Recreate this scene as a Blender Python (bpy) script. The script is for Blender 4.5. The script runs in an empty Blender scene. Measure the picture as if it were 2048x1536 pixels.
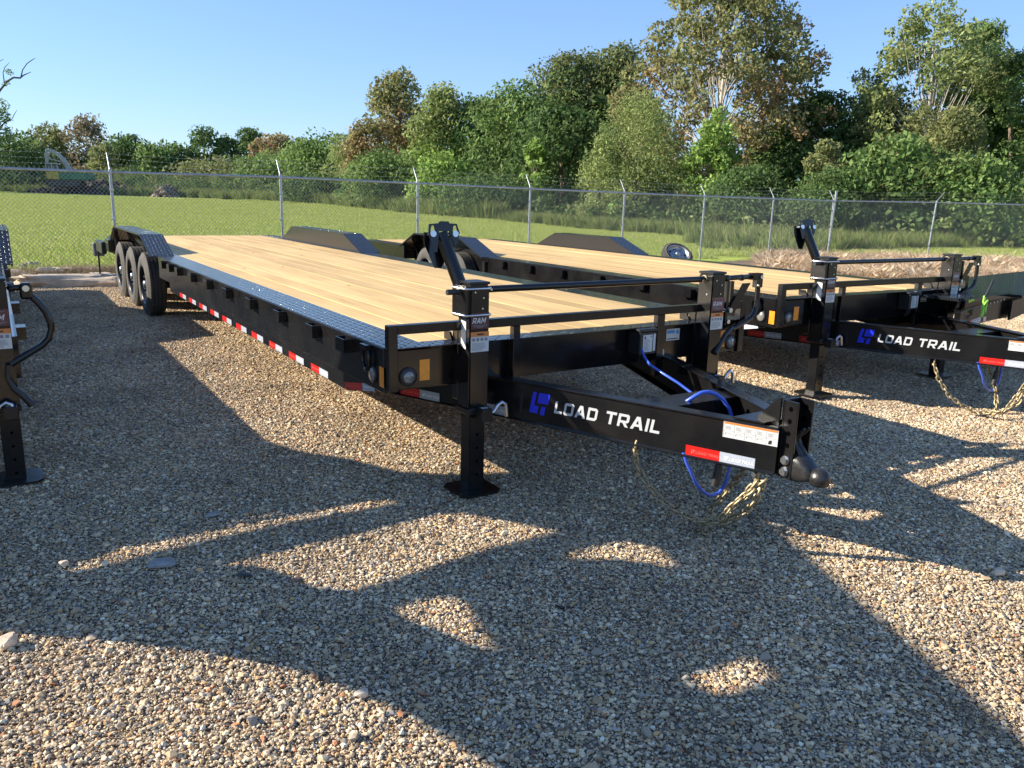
import bpy, bmesh, math, random
import numpy as np
from mathutils import Vector, Matrix, Euler
from mathutils.geometry import tessellate_polygon
R = math.radians
random.seed(7)
sc = bpy.context.scene
C = sc.collection
# ------------------------------------------------------------------ camera
F, PITCH, ROLL, CH = 1603.58, 0.2333, 0.0287, 1.5865
FW = Vector((0, math.cos(PITCH), -math.sin(PITCH)))
U0 = Vector((0, math.sin(PITCH), math.cos(PITCH)))
R0 = Vector((1, 0, 0))
RT = R0*math.cos(ROLL) + U0*math.sin(ROLL)
UP = -R0*math.sin(ROLL) + U0*math.cos(ROLL)
cam_d = bpy.data.cameras.new('camera'); cam = bpy.data.objects.new('camera', cam_d); C.objects.link(cam)
cam.matrix_world = Matrix(((RT.x, UP.x, -FW.x, 0), (RT.y, UP.y, -FW.y, 0), (RT.z, UP.z, -FW.z, CH), (0, 0, 0, 1)))
cam_d.sensor_width = 36.0; cam_d.lens = F/2048*36.0
cam_d.clip_start = 0.05; cam_d.clip_end = 3000
sc.camera = cam
# ------------------------------------------------------------------ world and sun
EL, AZ = R(26.1), math.atan2(-0.99978, 0.0209)      # sun low on the left, a little behind the scene
w = bpy.data.worlds.new('World'); sc.world = w; w.use_nodes = True
nt = w.node_tree; nt.nodes.clear()
sky = nt.nodes.new('ShaderNodeTexSky'); sky.sky_type = 'NISHITA'; sky.sun_disc = False
sky.sun_elevation = EL; sky.sun_rotation = AZ; sky.air_density = 1.0; sky.dust_density = 0.0; sky.ozone_density = 6.0
bg = nt.nodes.new('ShaderNodeBackground'); bg.inputs[1].default_value = 0.092
wo = nt.nodes.new('ShaderNodeOutputWorld')
ga = nt.nodes.new('ShaderNodeGamma'); ga.inputs[1].default_value = .65      # the clear, pale blue of the morning
mu = nt.nodes.new('ShaderNodeMix'); mu.data_type = 'RGBA'; mu.blend_type = 'MULTIPLY'; mu.inputs[0].default_value = 1; mu.inputs[7].default_value = (1.32, 1.5, 1.86, 1)
nt.links.new(sky.outputs[0], ga.inputs[0]); nt.links.new(ga.outputs[0], mu.inputs[6]); nt.links.new(mu.outputs[2], bg.inputs[0]); nt.links.new(bg.outputs[0], wo.inputs[0])
sd = bpy.data.lights.new('sun', 'SUN'); sun = bpy.data.objects.new('sun', sd); C.objects.link(sun)
sd.energy = 5.0; sd.angle = R(0.53); sd.color = (1.0, 0.90, 0.76)
SD = Vector((math.sin(AZ)*math.cos(EL), math.cos(AZ)*math.cos(EL), math.sin(EL)))
sun.rotation_euler = SD.to_track_quat('Z', 'Y').to_euler(); sun.location = SD*30
sc.view_settings.view_transform = 'Standard'; sc.view_settings.look = 'None'
sc.view_settings.exposure = 1.15; sc.view_settings.gamma = 1.0; sc.view_settings.use_curve_mapping = False

# ------------------------------------------------------------------ helpers
def at(px, py, Y):
    """point seen at photo position px,py at depth Y in front of the viewer"""
    d = FW + RT*((px-1024)/F) - UP*((py-768)/F)
    return Vector((0, 0, CH)) + d*(Y/d.y)
def gnd(px, py, z=0.0):
    d = FW + RT*((px-1024)/F) - UP*((py-768)/F)
    return Vector((0, 0, CH)) + d*((z-CH)/d.z)
def sst(t):
    t = max(0.0, min(1.0, t)); return t*t*(3-2*t)
def zt(x, y):
    return -0.13*sst((x+3)/9)*sst((y-12)/10)

def tag(o, label=None, cat=None, group=None, kind=None):
    if label: o['label'] = label
    if cat: o['category'] = cat
    if group: o['group'] = group
    if kind: o['kind'] = kind
    return o
def thing(name, loc, label, cat, rot=(0, 0, 0), group=None):
    o = bpy.data.objects.new(name, None); C.objects.link(o); o.empty_display_size = 0.2
    o.location = loc; o.rotation_euler = rot
    return tag(o, label, cat, group)

SMALL = ('lug_nut', 'bolt_hole', 'pin_hole', 'spring_pin', 'stud', 'brace', 'bolt', 'fine_print', 'lettering', 'cast_lettering', 'brass_bush', 'wire_tie', 'latch_lever', 'cable_gland', 'hand_hole', 'hydraulic_ram')
class MB:
    def __init__(s): s.v = []; s.f = []; s.sm = []; s.mi = []
    def add(s, vs, fs, M=None, sm=False, m=0):
        b = len(s.v)
        s.v += [tuple(M @ Vector(p)) if M else tuple(p) for p in vs]
        for f in fs: s.f.append([b+i for i in f]); s.sm.append(sm); s.mi.append(m)
        return s
    def box(s, x0, x1, y0, y1, z0, z1, M=None, m=0):
        vs = [(x0, y0, z0), (x1, y0, z0), (x1, y1, z0), (x0, y1, z0), (x0, y0, z1), (x1, y0, z1), (x1, y1, z1), (x0, y1, z1)]
        return s.add(vs, [(0, 3, 2, 1), (4, 5, 6, 7), (0, 1, 5, 4), (1, 2, 6, 5), (2, 3, 7, 6), (3, 0, 4, 7)], M, m=m)
    def tube(s, pts, r, n=10, closed=False, caps=True, m=0, M=None, sm=True):
        pts = [Vector(p) for p in pts]; k = len(pts); rs = r if isinstance(r, (list, tuple)) else [r]*k
        prev = None; vs = []; fs = []
        for i, p in enumerate(pts):
            if closed: t = pts[(i+1) % k]-pts[i-1]
            else: t = pts[min(i+1, k-1)]-pts[max(i-1, 0)]
            t.normalize()
            if prev is None:
                a = Vector((0, 0, 1)) if abs(t.z) < .9 else Vector((1, 0, 0))
                prev = (a-t*a.dot(t)).normalized()
            else: prev = (prev-t*prev.dot(t)).normalized()
            q = t.cross(prev)
            for j in range(n):
                a = 2*math.pi*j/n; vs.append(p+(prev*math.cos(a)+q*math.sin(a))*rs[i])
        for i in range(k if closed else k-1):
            for j in range(n):
                a, b = i*n+j, i*n+(j+1) % n; c, d = ((i+1) % k)*n+(j+1) % n, ((i+1) % k)*n+j
                fs.append((a, b, c, d))
        s.add(vs, fs, M, sm, m)
        if caps and not closed:
            s.add(vs[:n], [tuple(reversed(range(n)))], M, False, m); s.add(vs[-n:], [tuple(range(n))], M, False, m)
        return s
    def cyl(s, p0, p1, r, n=14, m=0, M=None): return s.tube([p0, p1], r, n, m=m, M=M)
    def lathe(s, prof, n=28, M=None, m=0, sm=True):
        """prof: (radius, axial) rings about the local x axis"""
        vs = []; fs = []
        for (r, a) in prof:
            for j in range(n):
                t = 2*math.pi*j/n; vs.append((a, r*math.cos(t), r*math.sin(t)))
        for i in range(len(prof)-1):
            for j in range(n): fs.append((i*n+j, i*n+(j+1) % n, (i+1)*n+(j+1) % n, (i+1)*n+j))
        return s.add(vs, fs, M, sm, m)
    def extr(s, loops, t, M=None, m=0):
        """flat outline with holes in the local xy plane, thickened by t along z"""
        L = [[Vector((p[0], p[1], 0)) for p in l] for l in loops]
        tri = tessellate_polygon(L); fl = [p for l in L for p in l]; n = len(fl)
        up = []
        for a, b, c in tri:
            nz = (fl[b]-fl[a]).cross(fl[c]-fl[a]).z
            up.append((a, b, c) if nz > 0 else (a, c, b))
        if t <= 0.0006: return s.add([(p.x, p.y, t) for p in fl], up, M, m=m)
        s.add([(p.x, p.y, t) for p in fl]+[(p.x, p.y, 0) for p in fl], up+[(c+n, b+n, a+n) for a, b, c in up], M, m=m)
        b = 0; vs = []; fs = []
        for li, l in enumerate(L):
            k = len(l); ar = sum(l[i].x*l[(i+1) % k].y-l[(i+1) % k].x*l[i].y for i in range(k))
            flip = (ar < 0) != (li > 0)
            for i in range(k):
                p, q = l[i], l[(i+1) % k]; o = len(vs)
                vs += [(p.x, p.y, 0), (q.x, q.y, 0), (q.x, q.y, t), (p.x, p.y, t)]
                fs.append((o+3, o+2, o+1, o) if flip else (o, o+1, o+2, o+3))
        return s.add(vs, fs, M, m=m)
    def mesh(s, name, mats, bevel=0, seg=1):
        me = bpy.data.meshes.new(name); me.from_pydata(s.v, [], s.f)
        me.polygons.foreach_set('use_smooth', s.sm); me.polygons.foreach_set('material_index', s.mi)
        for mt in (mats if isinstance(mats, (list, tuple)) else [mats]): me.materials.append(mt)
        if bevel:
            bm = bmesh.new(); bm.from_mesh(me)
            bmesh.ops.remove_doubles(bm, verts=bm.verts, dist=1e-6)
            ed = [e for e in bm.edges if len(e.link_faces) == 2 and e.calc_face_angle(0) > 0.7]
            bmesh.ops.bevel(bm, geom=ed, offset=bevel, segments=seg, affect='EDGES', clamp_overlap=True)
            bm.to_mesh(me); bm.free()
        me.update(); return me
    def build(s, name, mats, parent=None, bevel=0, loc=None, rot=None, seg=1, label=None, kind=None):
        o = bpy.data.objects.new(name, s.mesh(name, mats, bevel, seg)); C.objects.link(o)
        if parent: o.parent = parent
        if loc is not None: o.location = loc
        if rot is not None: o.rotation_euler = rot
        if label: o['label'] = label
        if kind: o['kind'] = kind
        if name in SMALL: o['kind'] = 'stuff'
        return o
def copy_tree(o, parent=None):
    c = o.copy(); C.objects.link(c); c.parent = parent
    for ch in list(o.children): copy_tree(ch, c)
    return c
def copyto(o, parent, loc=None, rot=None):
    c = o.copy(); C.objects.link(c); c.parent = parent
    if loc is not None: c.location = loc
    if rot is not None: c.rotation_euler = rot
    return c
def frame(o, u, v):
    u = Vector(u).normalized(); v = Vector(v).normalized(); n = u.cross(v).normalized(); v = n.cross(u)
    return Matrix(((u.x, v.x, n.x, o[0]), (u.y, v.y, n.y, o[1]), (u.z, v.z, n.z, o[2]), (0, 0, 0, 1)))
def rect(x0, y0, x1, y1): return [(x0, y0), (x1, y0), (x1, y1), (x0, y1)]
def circ(cx, cy, r, n=16): return [(cx+r*math.cos(2*math.pi*i/n), cy+r*math.sin(2*math.pi*i/n)) for i in range(n)]

# ------------------------------------------------------------------ materials
def nmat(name):
    m = bpy.data.materials.new(name); m.use_nodes = True; t = m.node_tree
    return m, t, t.nodes['Principled BSDF'], t.nodes.new
def lk(t, a, b): t.links.new(a, b)
def noise(t, scale, det=3, rough=.5, vec=None):
    n = t.nodes.new('ShaderNodeTexNoise'); n.inputs['Scale'].default_value = scale; n.inputs['Detail'].default_value = det
    n.inputs['Roughness'].default_value = rough
    if vec is not None: lk(t, vec, n.inputs['Vector'])
    return n
def ramp(t, src, stops):
    n = t.nodes.new('ShaderNodeValToRGB'); e = n.color_ramp.elements
    while len(e) < len(stops): e.new(.5)
    for i, (p, c) in enumerate(stops): e[i].position = p; e[i].color = (*c, 1)
    lk(t, src, n.inputs[0]); return n
def bump(t, b, src, strength=.3, dist=.01):
    n = t.nodes.new('ShaderNodeBump'); n.inputs['Strength'].default_value = strength; n.inputs['Distance'].default_value = dist
    lk(t, src, n.inputs['Height']); lk(t, n.outputs[0], b.inputs['Normal']); return n
def objco(t):
    return t.nodes.new('ShaderNodeTexCoord').outputs['Object']
def math_(t, op, a, b=None):
    n = t.nodes.new('ShaderNodeMath'); n.operation = op
    for i, q in enumerate((a, b)):
        if q is None: continue
        if isinstance(q, (int, float)): n.inputs[i].default_value = q
        else: lk(t, q, n.inputs[i])
    return n.outputs[0]
def plain(name, col, rough=.5, metal=0, var=.0, coat=0, nscale=6, bmp=0, bs=60):
    m, t, b, N = nmat(name)
    b.inputs['Base Color'].default_value = (*col, 1); b.inputs['Roughness'].default_value = rough
    b.inputs['Metallic'].default_value = metal; b.inputs['Coat Weight'].default_value = coat; b.inputs['Coat Roughness'].default_value = .05
    if var:
        n = noise(t, nscale, 5, .6, objco(t))
        r = ramp(t, n.outputs[0], [(.3, tuple(c*(1-var) for c in col)), (.7, tuple(min(1, c*(1+var)) for c in col))])
        lk(t, r.outputs[0], b.inputs['Base Color'])
    if bmp:
        n2 = noise(t, bs, 4, .6, objco(t)); bump(t, b, n2.outputs[0], bmp, .004)
    return m
def black_paint(name, rough=.16):
    m, t, b, N = nmat(name)
    oc = objco(t)
    n = noise(t, 2.5, 6, .65, oc); n2 = noise(t, 45, 3, .6, oc)
    r = ramp(t, n.outputs[0], [(.35, (.005, .005, .006)), (.65, (.012, .0115, .011)), (.85, (.030, .027, .022))])
    lk(t, r.outputs[0], b.inputs['Base Color'])
    rr = N('ShaderNodeMapRange'); rr.inputs['From Min'].default_value = .3; rr.inputs['From Max'].default_value = .8
    rr.inputs['To Min'].default_value = rough; rr.inputs['To Max'].default_value = rough+.16
    lk(t, n.outputs[0], rr.inputs['Value']); lk(t, rr.outputs[0], b.inputs['Roughness'])
    b.inputs['IOR'].default_value = 1.5
    bump(t, b, n2.outputs[0], .05, .002)
    return m
def tread_mat(name, pitch=.034):
    """black checker plate: raised lozenges of alternating direction"""
    m, t, b, N = nmat(name)
    oc = objco(t); sx = N('ShaderNodeSeparateXYZ'); lk(t, oc, sx.inputs[0])
    u = math_(t, 'DIVIDE', sx.outputs[0], pitch); v = math_(t, 'DIVIDE', sx.outputs[1], pitch)
    fu, fv = math_(t, 'FLOOR', u), math_(t, 'FLOOR', v)
    cu = math_(t, 'SUBTRACT', math_(t, 'SUBTRACT', u, fu), .5); cv = math_(t, 'SUBTRACT', math_(t, 'SUBTRACT', v, fv), .5)
    par = math_(t, 'FLOORED_MODULO', math_(t, 'ADD', fu, fv), 2)
    sg = math_(t, 'SUBTRACT', math_(t, 'MULTIPLY', par, 2), 1)
    a = math_(t, 'ADD', cu, math_(t, 'MULTIPLY', sg, cv)); c = math_(t, 'SUBTRACT', cu, math_(t, 'MULTIPLY', sg, cv))
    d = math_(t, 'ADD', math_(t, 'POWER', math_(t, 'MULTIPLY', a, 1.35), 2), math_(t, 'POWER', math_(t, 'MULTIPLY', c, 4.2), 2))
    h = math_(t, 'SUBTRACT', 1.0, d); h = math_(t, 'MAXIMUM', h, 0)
    lk(t, ramp(t, h, [(0, (.016, .018, .022)), (.5, (.004, .004, .005))]).outputs[0], b.inputs['Base Color'])  # lozenges coloured darker: dark reflections off their slopes put into the base colour
    b.inputs['IOR'].default_value = 1.6
    rgh = N('ShaderNodeMapRange'); rgh.inputs['From Max'].default_value = .6; rgh.inputs['To Min'].default_value = .12; rgh.inputs['To Max'].default_value = .42; lk(t, h, rgh.inputs[0]); lk(t, rgh.outputs[0], b.inputs['Roughness'])
    bump(t, b, h, 1.0, .011); return m
def wood_mat(name):
    m, t, b, N = nmat(name)
    tc = N('ShaderNodeTexCoord'); oi = N('ShaderNodeObjectInfo')
    of = N('ShaderNodeVectorMath'); of.operation = 'SCALE'
    cx = N('ShaderNodeCombineXYZ'); lk(t, oi.outputs['Random'], cx.inputs[0]); lk(t, oi.outputs['Random'], cx.inputs[1]); lk(t, oi.outputs['Random'], cx.inputs[2])
    lk(t, cx.outputs[0], of.inputs[0]); of.inputs['Scale'].default_value = 40
    ad = N('ShaderNodeVectorMath'); lk(t, tc.outputs['Object'], ad.inputs[0]); lk(t, of.outputs[0], ad.inputs[1])
    mp = N('ShaderNodeMapping'); mp.inputs['Scale'].default_value = (34, 1.0, 34); lk(t, ad.outputs[0], mp.inputs[0])
    g = noise(t, 1.0, 6, .62, mp.outputs[0]); g.inputs['Distortion'].default_value = .9
    mp2 = N('ShaderNodeMapping'); mp2.inputs['Scale'].default_value = (120, 3.5, 120); lk(t, ad.outputs[0], mp2.inputs[0])
    g2 = noise(t, 1.0, 3, .6, mp2.outputs[0])
    mp3 = N('ShaderNodeMapping'); mp3.inputs['Scale'].default_value = (3.2, .8, 3.2); lk(t, ad.outputs[0], mp3.inputs[0])
    g3 = noise(t, 1.0, 3, .5, mp3.outputs[0])
    r = ramp(t, g.outputs[0], [(.22, (.42, .265, .10)), (.40, (.62, .42, .18)), (.56, (.70, .50, .235)), (.70, (.60, .40, .17)), (.85, (.48, .31, .12))])
    r3 = ramp(t, g3.outputs[0], [(.3, (.80, .76, .64)), (.7, (1.08, 1.05, .95))])
    mx = N('ShaderNodeMix'); mx.data_type = 'RGBA'; mx.blend_type = 'MULTIPLY'; mx.inputs[0].default_value = 1
    lk(t, r.outputs[0], mx.inputs[6]); lk(t, r3.outputs[0], mx.inputs[7])
    # knots
    mk = N('ShaderNodeMapping'); mk.inputs['Scale'].default_value = (5.5, 1.3, 5.5); lk(t, ad.outputs[0], mk.inputs[0])
    vo = N('ShaderNodeTexVoronoi'); vo.inputs['Scale'].default_value = 1; vo.inputs['Randomness'].default_value = 1; lk(t, mk.outputs[0], vo.inputs['Vector'])
    kr = ramp(t, vo.outputs['Distance'], [(.045, (.30, .20, .12)), (.085, (1, 1, 1))])
    mx2 = N('ShaderNodeMix'); mx2.data_type = 'RGBA'; mx2.blend_type = 'MULTIPLY'; mx2.inputs[0].default_value = 1
    lk(t, mx.outputs[2], mx2.inputs[6]); lk(t, kr.outputs[0], mx2.inputs[7])
    hv = N('ShaderNodeHueSaturation'); lk(t, mx2.outputs[2], hv.inputs['Color'])
    mr = N('ShaderNodeMapRange'); mr.inputs['To Min'].default_value = .86; mr.inputs['To Max'].default_value = 1.06
    lk(t, oi.outputs['Random'], mr.inputs[0]); lk(t, mr.outputs[0], hv.inputs['Value'])
    lk(t, hv.outputs[0], b.inputs['Base Color']); b.inputs['Roughness'].default_value = .62
    bump(t, b, g2.outputs[0], .25, .002); return m
def attr_mat(name, rough=.8, transl=0.0, nz=0, nscale=30, spec=.3):
    """colour comes from the colour attribute of the mesh"""
    m, t, b, N = nmat(name)
    a = N('ShaderNodeVertexColor'); a.layer_name = 'Col'
    col = a.outputs[0]
    if nz:
        n = noise(t, nscale, 4, .6, objco(t)); r = ramp(t, n.outputs[0], [(.25, (1-nz,)*3), (.75, (1+nz,)*3)])
        mx = N('ShaderNodeMix'); mx.data_type = 'RGBA'; mx.blend_type = 'MULTIPLY'; mx.inputs[0].default_value = 1
        lk(t, col, mx.inputs[6]); lk(t, r.outputs[0], mx.inputs[7]); col = mx.outputs[2]
    lk(t, col, b.inputs['Base Color']); b.inputs['Roughness'].default_value = rough; b.inputs['Specular IOR Level'].default_value = spec
    if transl:
        tr = N('ShaderNodeBsdfTranslucent'); lk(t, col, tr.inputs[0]); mxs = N('ShaderNodeMixShader'); mxs.inputs[0].default_value = transl
        lk(t, b.outputs[0], mxs.inputs[1]); lk(t, tr.outputs[0], mxs.inputs[2]); lk(t, mxs.outputs[0], t.nodes['Material Output'].inputs[0])
    return m
PAINT = black_paint('black_gloss_paint', .13)
PAINT2 = black_paint('black_satin_paint', .3)
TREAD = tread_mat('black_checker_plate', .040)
WOOD = wood_mat('treated_pine')
ZINC = plain('zinc_plated_steel', (.62, .63, .64), .28, 1)
GALV = plain('galvanised_steel', (.38, .40, .42), .42, .85, .2, nscale=9)
GALVD = plain('dull_galvanised_wire', (.30, .31, .31), .5, .6, .2, nscale=9)
GOLD = plain('yellow_zinc_chain', (.36, .29, .17), .5, .7, .4, nscale=30)
RUBBER = plain('tyre_rubber', (.065, .06, .052), .85, 0, .25, nscale=8, bmp=.4, bs=90)
RIMB = plain('black_rim', (.012, .012, .013), .3)
REDT = plain('red_reflector', (.62, .012, .008), .3, 0, .06, coat=.5, nscale=60)
WHT = plain('white_reflector', (.42, .46, .52), .3, 0, .14, coat=.5, nscale=160)
AMB = plain('amber_reflector', (.80, .27, .02), .3, 0, .1, coat=.4, nscale=40)
LENS = plain('clear_lens', (.20, .19, .165), .15, 0, .4, coat=1, nscale=60)
STK = plain('white_sticker', (.60, .60, .58), .4)
STKO = plain('orange_sticker', (.66, .22, .05), .4)
STKG = plain('grey_print', (.20, .21, .22), .5)
STKM = plain('maroon_sticker', (.12, .035, .04), .3, 0, .3)
STKB = plain('blue_print', (.05, .28, .62), .4)
LOGOB = plain('blue_decal', (.012, .03, .62), .35)
LOGOW = plain('silver_white_decal', (.50, .52, .52), .38)
REDP = plain('pale_red_print', (.78, .12, .09), .35)
WHP = plain('pale_print', (.88, .89, .90), .35)
INK = plain('black_print', (.02, .02, .02), .5)
HOSE = plain('blue_hose', (.05, .12, .62), .35, coat=.4)
BLKP = plain('black_plastic', (.02, .02, .021), .42, bmp=.1)
CAST = plain('cast_coupler_black', (.022, .021, .020), .34, 0, .3, nscale=25, bmp=.5, bs=55)
DARKH = plain('dark_hole', (.002, .002, .002), 1.0); DARKH.node_tree.nodes['Principled BSDF'].inputs['Specular IOR Level'].default_value = 0

# ------------------------------------------------------------------ lettering
GL = {
 'L': (.78, [[(0, 0), (.78, 0), (.78, .21), (.22, .21), (.22, 1), (0, 1)]]),
 'O': (.95, [[(.13, 0), (.82, 0), (.95, .13), (.95, .87), (.82, 1), (.13, 1), (0, .87), (0, .13)], [(.22, .21), (.22, .79), (.73, .79), (.73, .21)]]),
 'A': (1.05, [[(0, 0), (.24, 0), (.34, .22), (.72, .22), (.81, 0), (1.05, 0), (.68, 1), (.38, 1)], [(.42, .41), (.53, .74), (.64, .41)]]),
 'D': (.95, [[(0, 0), (.78, 0), (.95, .15), (.95, .85), (.78, 1), (0, 1)], [(.22, .21), (.22, .79), (.73, .79), (.73, .21)]]),
 'T': (.88, [[(.33, 0), (.55, 0), (.55, .79), (.88, .79), (.88, 1), (0, 1), (0, .79), (.33, .79)]]),
 'R': (.95, [[(0, 0), (.22, 0), (.22, .31), (.42, .31), (.68, 0), (.95, 0), (.68, .32), (.82, .33), (.94, .44), (.94, .87), (.81, 1), (0, 1)], [(.22, .5), (.22, .8), (.72, .8), (.72, .5)]]),
 'I': (.22, [[(0, 0), (.22, 0), (.22, 1), (0, 1)]]),
 'M': (1.1, [[(0, 0), (.22, 0), (.22, .62), (.5, .2), (.6, .2), (.88, .62), (.88, 0), (1.1, 0), (1.1, 1), (.88, 1), (.55, .5), (.22, 1), (0, 1)]]),
}
LOGO = [[(0, 0), (.48, 0), (.48, .36), (.22, .36), (.22, 1), (0, 1)], [(.36, .5), (1, .5), (1, 1), (.36, 1)], [(.64, -.04), (.90, -.04), (.90, .36), (.64, .36)]]
def text(mb, s, M, h, t=.0006, slant=.22, gap=.17, wsc=1.0, m=0, each=None):
    x = 0
    for ch in s:
        if ch == ' ': x += .38*h*wsc; continue
        wd, loops = GL[ch]
        lp = [[(x+(a*wsc+slant*b)*h, b*h) for a, b in l] for l in loops]
        if each is not None: q = MB(); q.extr(lp, t, M); each(ch, q)
        else: mb.extr(lp, t, M, m)
        x += (wd*wsc+gap)*h
    return x
def logo(mb, M, h, t=.0006, m=0):
    for l in LOGO: mb.extr([[((a*.92+.2*b)*h, b*h) for a, b in l]], t, M, m)

# ------------------------------------------------------------------ shared small parts
def sticker_ram(parent, x0, x1, ytop, yface):
    """maker label and warning sheet on the front of a jack"""
    fr = lambda dy: frame((x0, yface-dy, ytop), (1, 0, 0), (0, 0, 1))
    wd = x1-x0
    l = MB().extr([rect(0, -.085, wd, 0)], .0005, fr(.0012)).build('name_label', STKM, parent)
    q = MB(); text(q, 'RAM', fr(.0022) @ Matrix.Translation((.006, -.056, 0)), .030, slant=.25, gap=.08, wsc=.78*wd/.108); q.build('lettering', STK, l)
    q = MB()
    for yy, a, b in ((-.012, .02, .09), (-.067, .01, .1), (-.073, .015, .09), (-.079, .035, .07)): q.extr([rect(a*wd/.108, yy, b*wd/.108, yy+.0028)], .0005, fr(.0021))
    q.build('fine_print', STKG, l)
    l = MB().extr([rect(0, -.205, wd, -.100)], .0005, fr(.0012)).build('warning_label', STK, parent)
    MB().extr([rect(0, -.125, wd, -.0995)], .0005, fr(.0022)).build('orange_header', STKO, l)
    q = MB(); rnd = random.Random(3)
    q.extr([rect(wd*.33, -.117, wd*.7, -.109)], .0005, fr(.0032), m=1)
    for k in range(4):
        q.extr([rect(.008+k*wd*.23, -.148, .008+k*wd*.23+wd*.15, -.132)], .0005, fr(.0022))
    for k in range(7): q.extr([rect(.006, -.160-k*.006, wd*(.65+.3*rnd.random()), -.158-k*.006)], .0005, fr(.0022))
    q.build('fine_print', [STKG, INK], l)

def hexbolt(mb, p, ax, r=.018, h=.014):
    p = Vector(p); ax = Vector(ax).normalized(); mb.tube([p, p+ax*h], r, 6, sm=False); mb.tube([p-ax*.002, p+ax*.003], r*1.25, 14, sm=False)

def jack(root, cx, cy, zoff=0.0, side=-1, pdx=.045):
    hw = .0585; y0, y1 = cy-.0625, cy+.0625; zb = .455; zt_ = 1.128
    q = MB(); q.box(cx-hw, cx+hw, y0, y1, zb, zt_)
    j = q.build('jack', PAINT, root, bevel=.008, seg=2)
    MB().box(cx-hw-.002, cx+hw+.002, y0-.002, y1+.002, zt_, zt_+.014).build('jack_cap', PAINT2, j, bevel=.004)
    il = .047
    q = MB(); q.box(cx-il+.004, cx+il+.004, cy-il, cy+il, .012-zoff, zb+.05); leg = q.build('leg', PAINT, j, bevel=.0035, seg=2)
    q = MB()
    for k in range(4):
        q.cyl((cx+.006, cy-il-.0008, .10+k*.075), (cx+.006, cy-il+.004, .10+k*.075), .0075, 14)
    q.build('pin_hole', DARKH, leg)
    q = MB(); fx, fy = cx+.004, cy
    c = .035
    q.extr([[(fx-.125+c, fy-.125), (fx+.125-c, fy-.125), (fx+.125, fy-.125+c), (fx+.125, fy+.125-c), (fx+.125-c, fy+.125), (fx-.125+c, fy+.125), (fx-.125, fy+.125-c), (fx-.125, fy-.125+c)]], .010, Matrix.Translation((0, 0, -zoff+.004)))
    q.build('foot_plate', PAINT2, j)
    q = MB().box(cx-hw-.008, cx+hw+.008, y0-.008, y1+.008, zb-.012, zb+.022)
    q.box(cx-.018, cx+.045, y0-.075, y0-.004, zb-.04, zb+.03); q.build('collar', PAINT2, j, bevel=.004)
    px = cx+pdx
    q = MB(); q.tube([(px-.01, y0-.04, zb-.005), (px+.028, y0-.04, zb+.003), (px+.05, y0-.042, zb+.035), (px+.074, y0-.045, zb+.050), (px+.096, y0-.047, zb+.038), (px+.104, y0-.048, zb-.03)], .0105, 10)
    q.build('locking_pin', ZINC, j)
    MB().extr([rect(-.018, -.013, .018, .013), [(-.009, -.006), (-.009, .006), (.009, .006), (.009, -.006)]], .001, frame((cx+.012, y0-.04, zb+.0305), (1, 0, 0), (0, 1, 0))).build('pin_tag', STK, j)
    sticker_ram(j, cx-hw+.006, cx+hw-.003, .985, y0)
    q = MB()
    for (a, b) in ((.02, 1.06), (-.03, 1.09), (.015, 1.005)): q.cyl((cx+a, y0+.001, b), (cx+a, y0-.004, b), .005, 8)
    for (a, b) in ((.02, 1.09), (-.02, 1.0)): q.cyl((cx-hw+.001, cy+a, b), (cx-hw-.004, cy+a, b), .005, 8)
    q.build('bolt', ZINC, j)
    if side < 0:      # long sticker on the outer left side
        MB().extr([[(-.025, -.062), (.025, -.075), (.025, .07), (-.025, .075)]], .0005, frame((cx-hw-.0015, cy, .865), (0, -1, 0), (0, 0, 1))).build('side_label', STK, j)
    # bracket to the frame
    q = MB(); q.box(cx-hw, cx+hw, y1+.001, y1+.06, .50, .91)
    q.build('jack_bracket', PAINT, j, bevel=.004)
    q = MB(); sx = -1
    q.extr([[(0, 0), (.16, .20), (.16, .26), (.10, .26), (-.0, .10)]], .012, frame((cx+sx*(hw+.012), y1-.03, .60), (0, 1, 0), (0, 0, 1)))
    q.build('gusset', PAINT, j)
    return j

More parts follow.
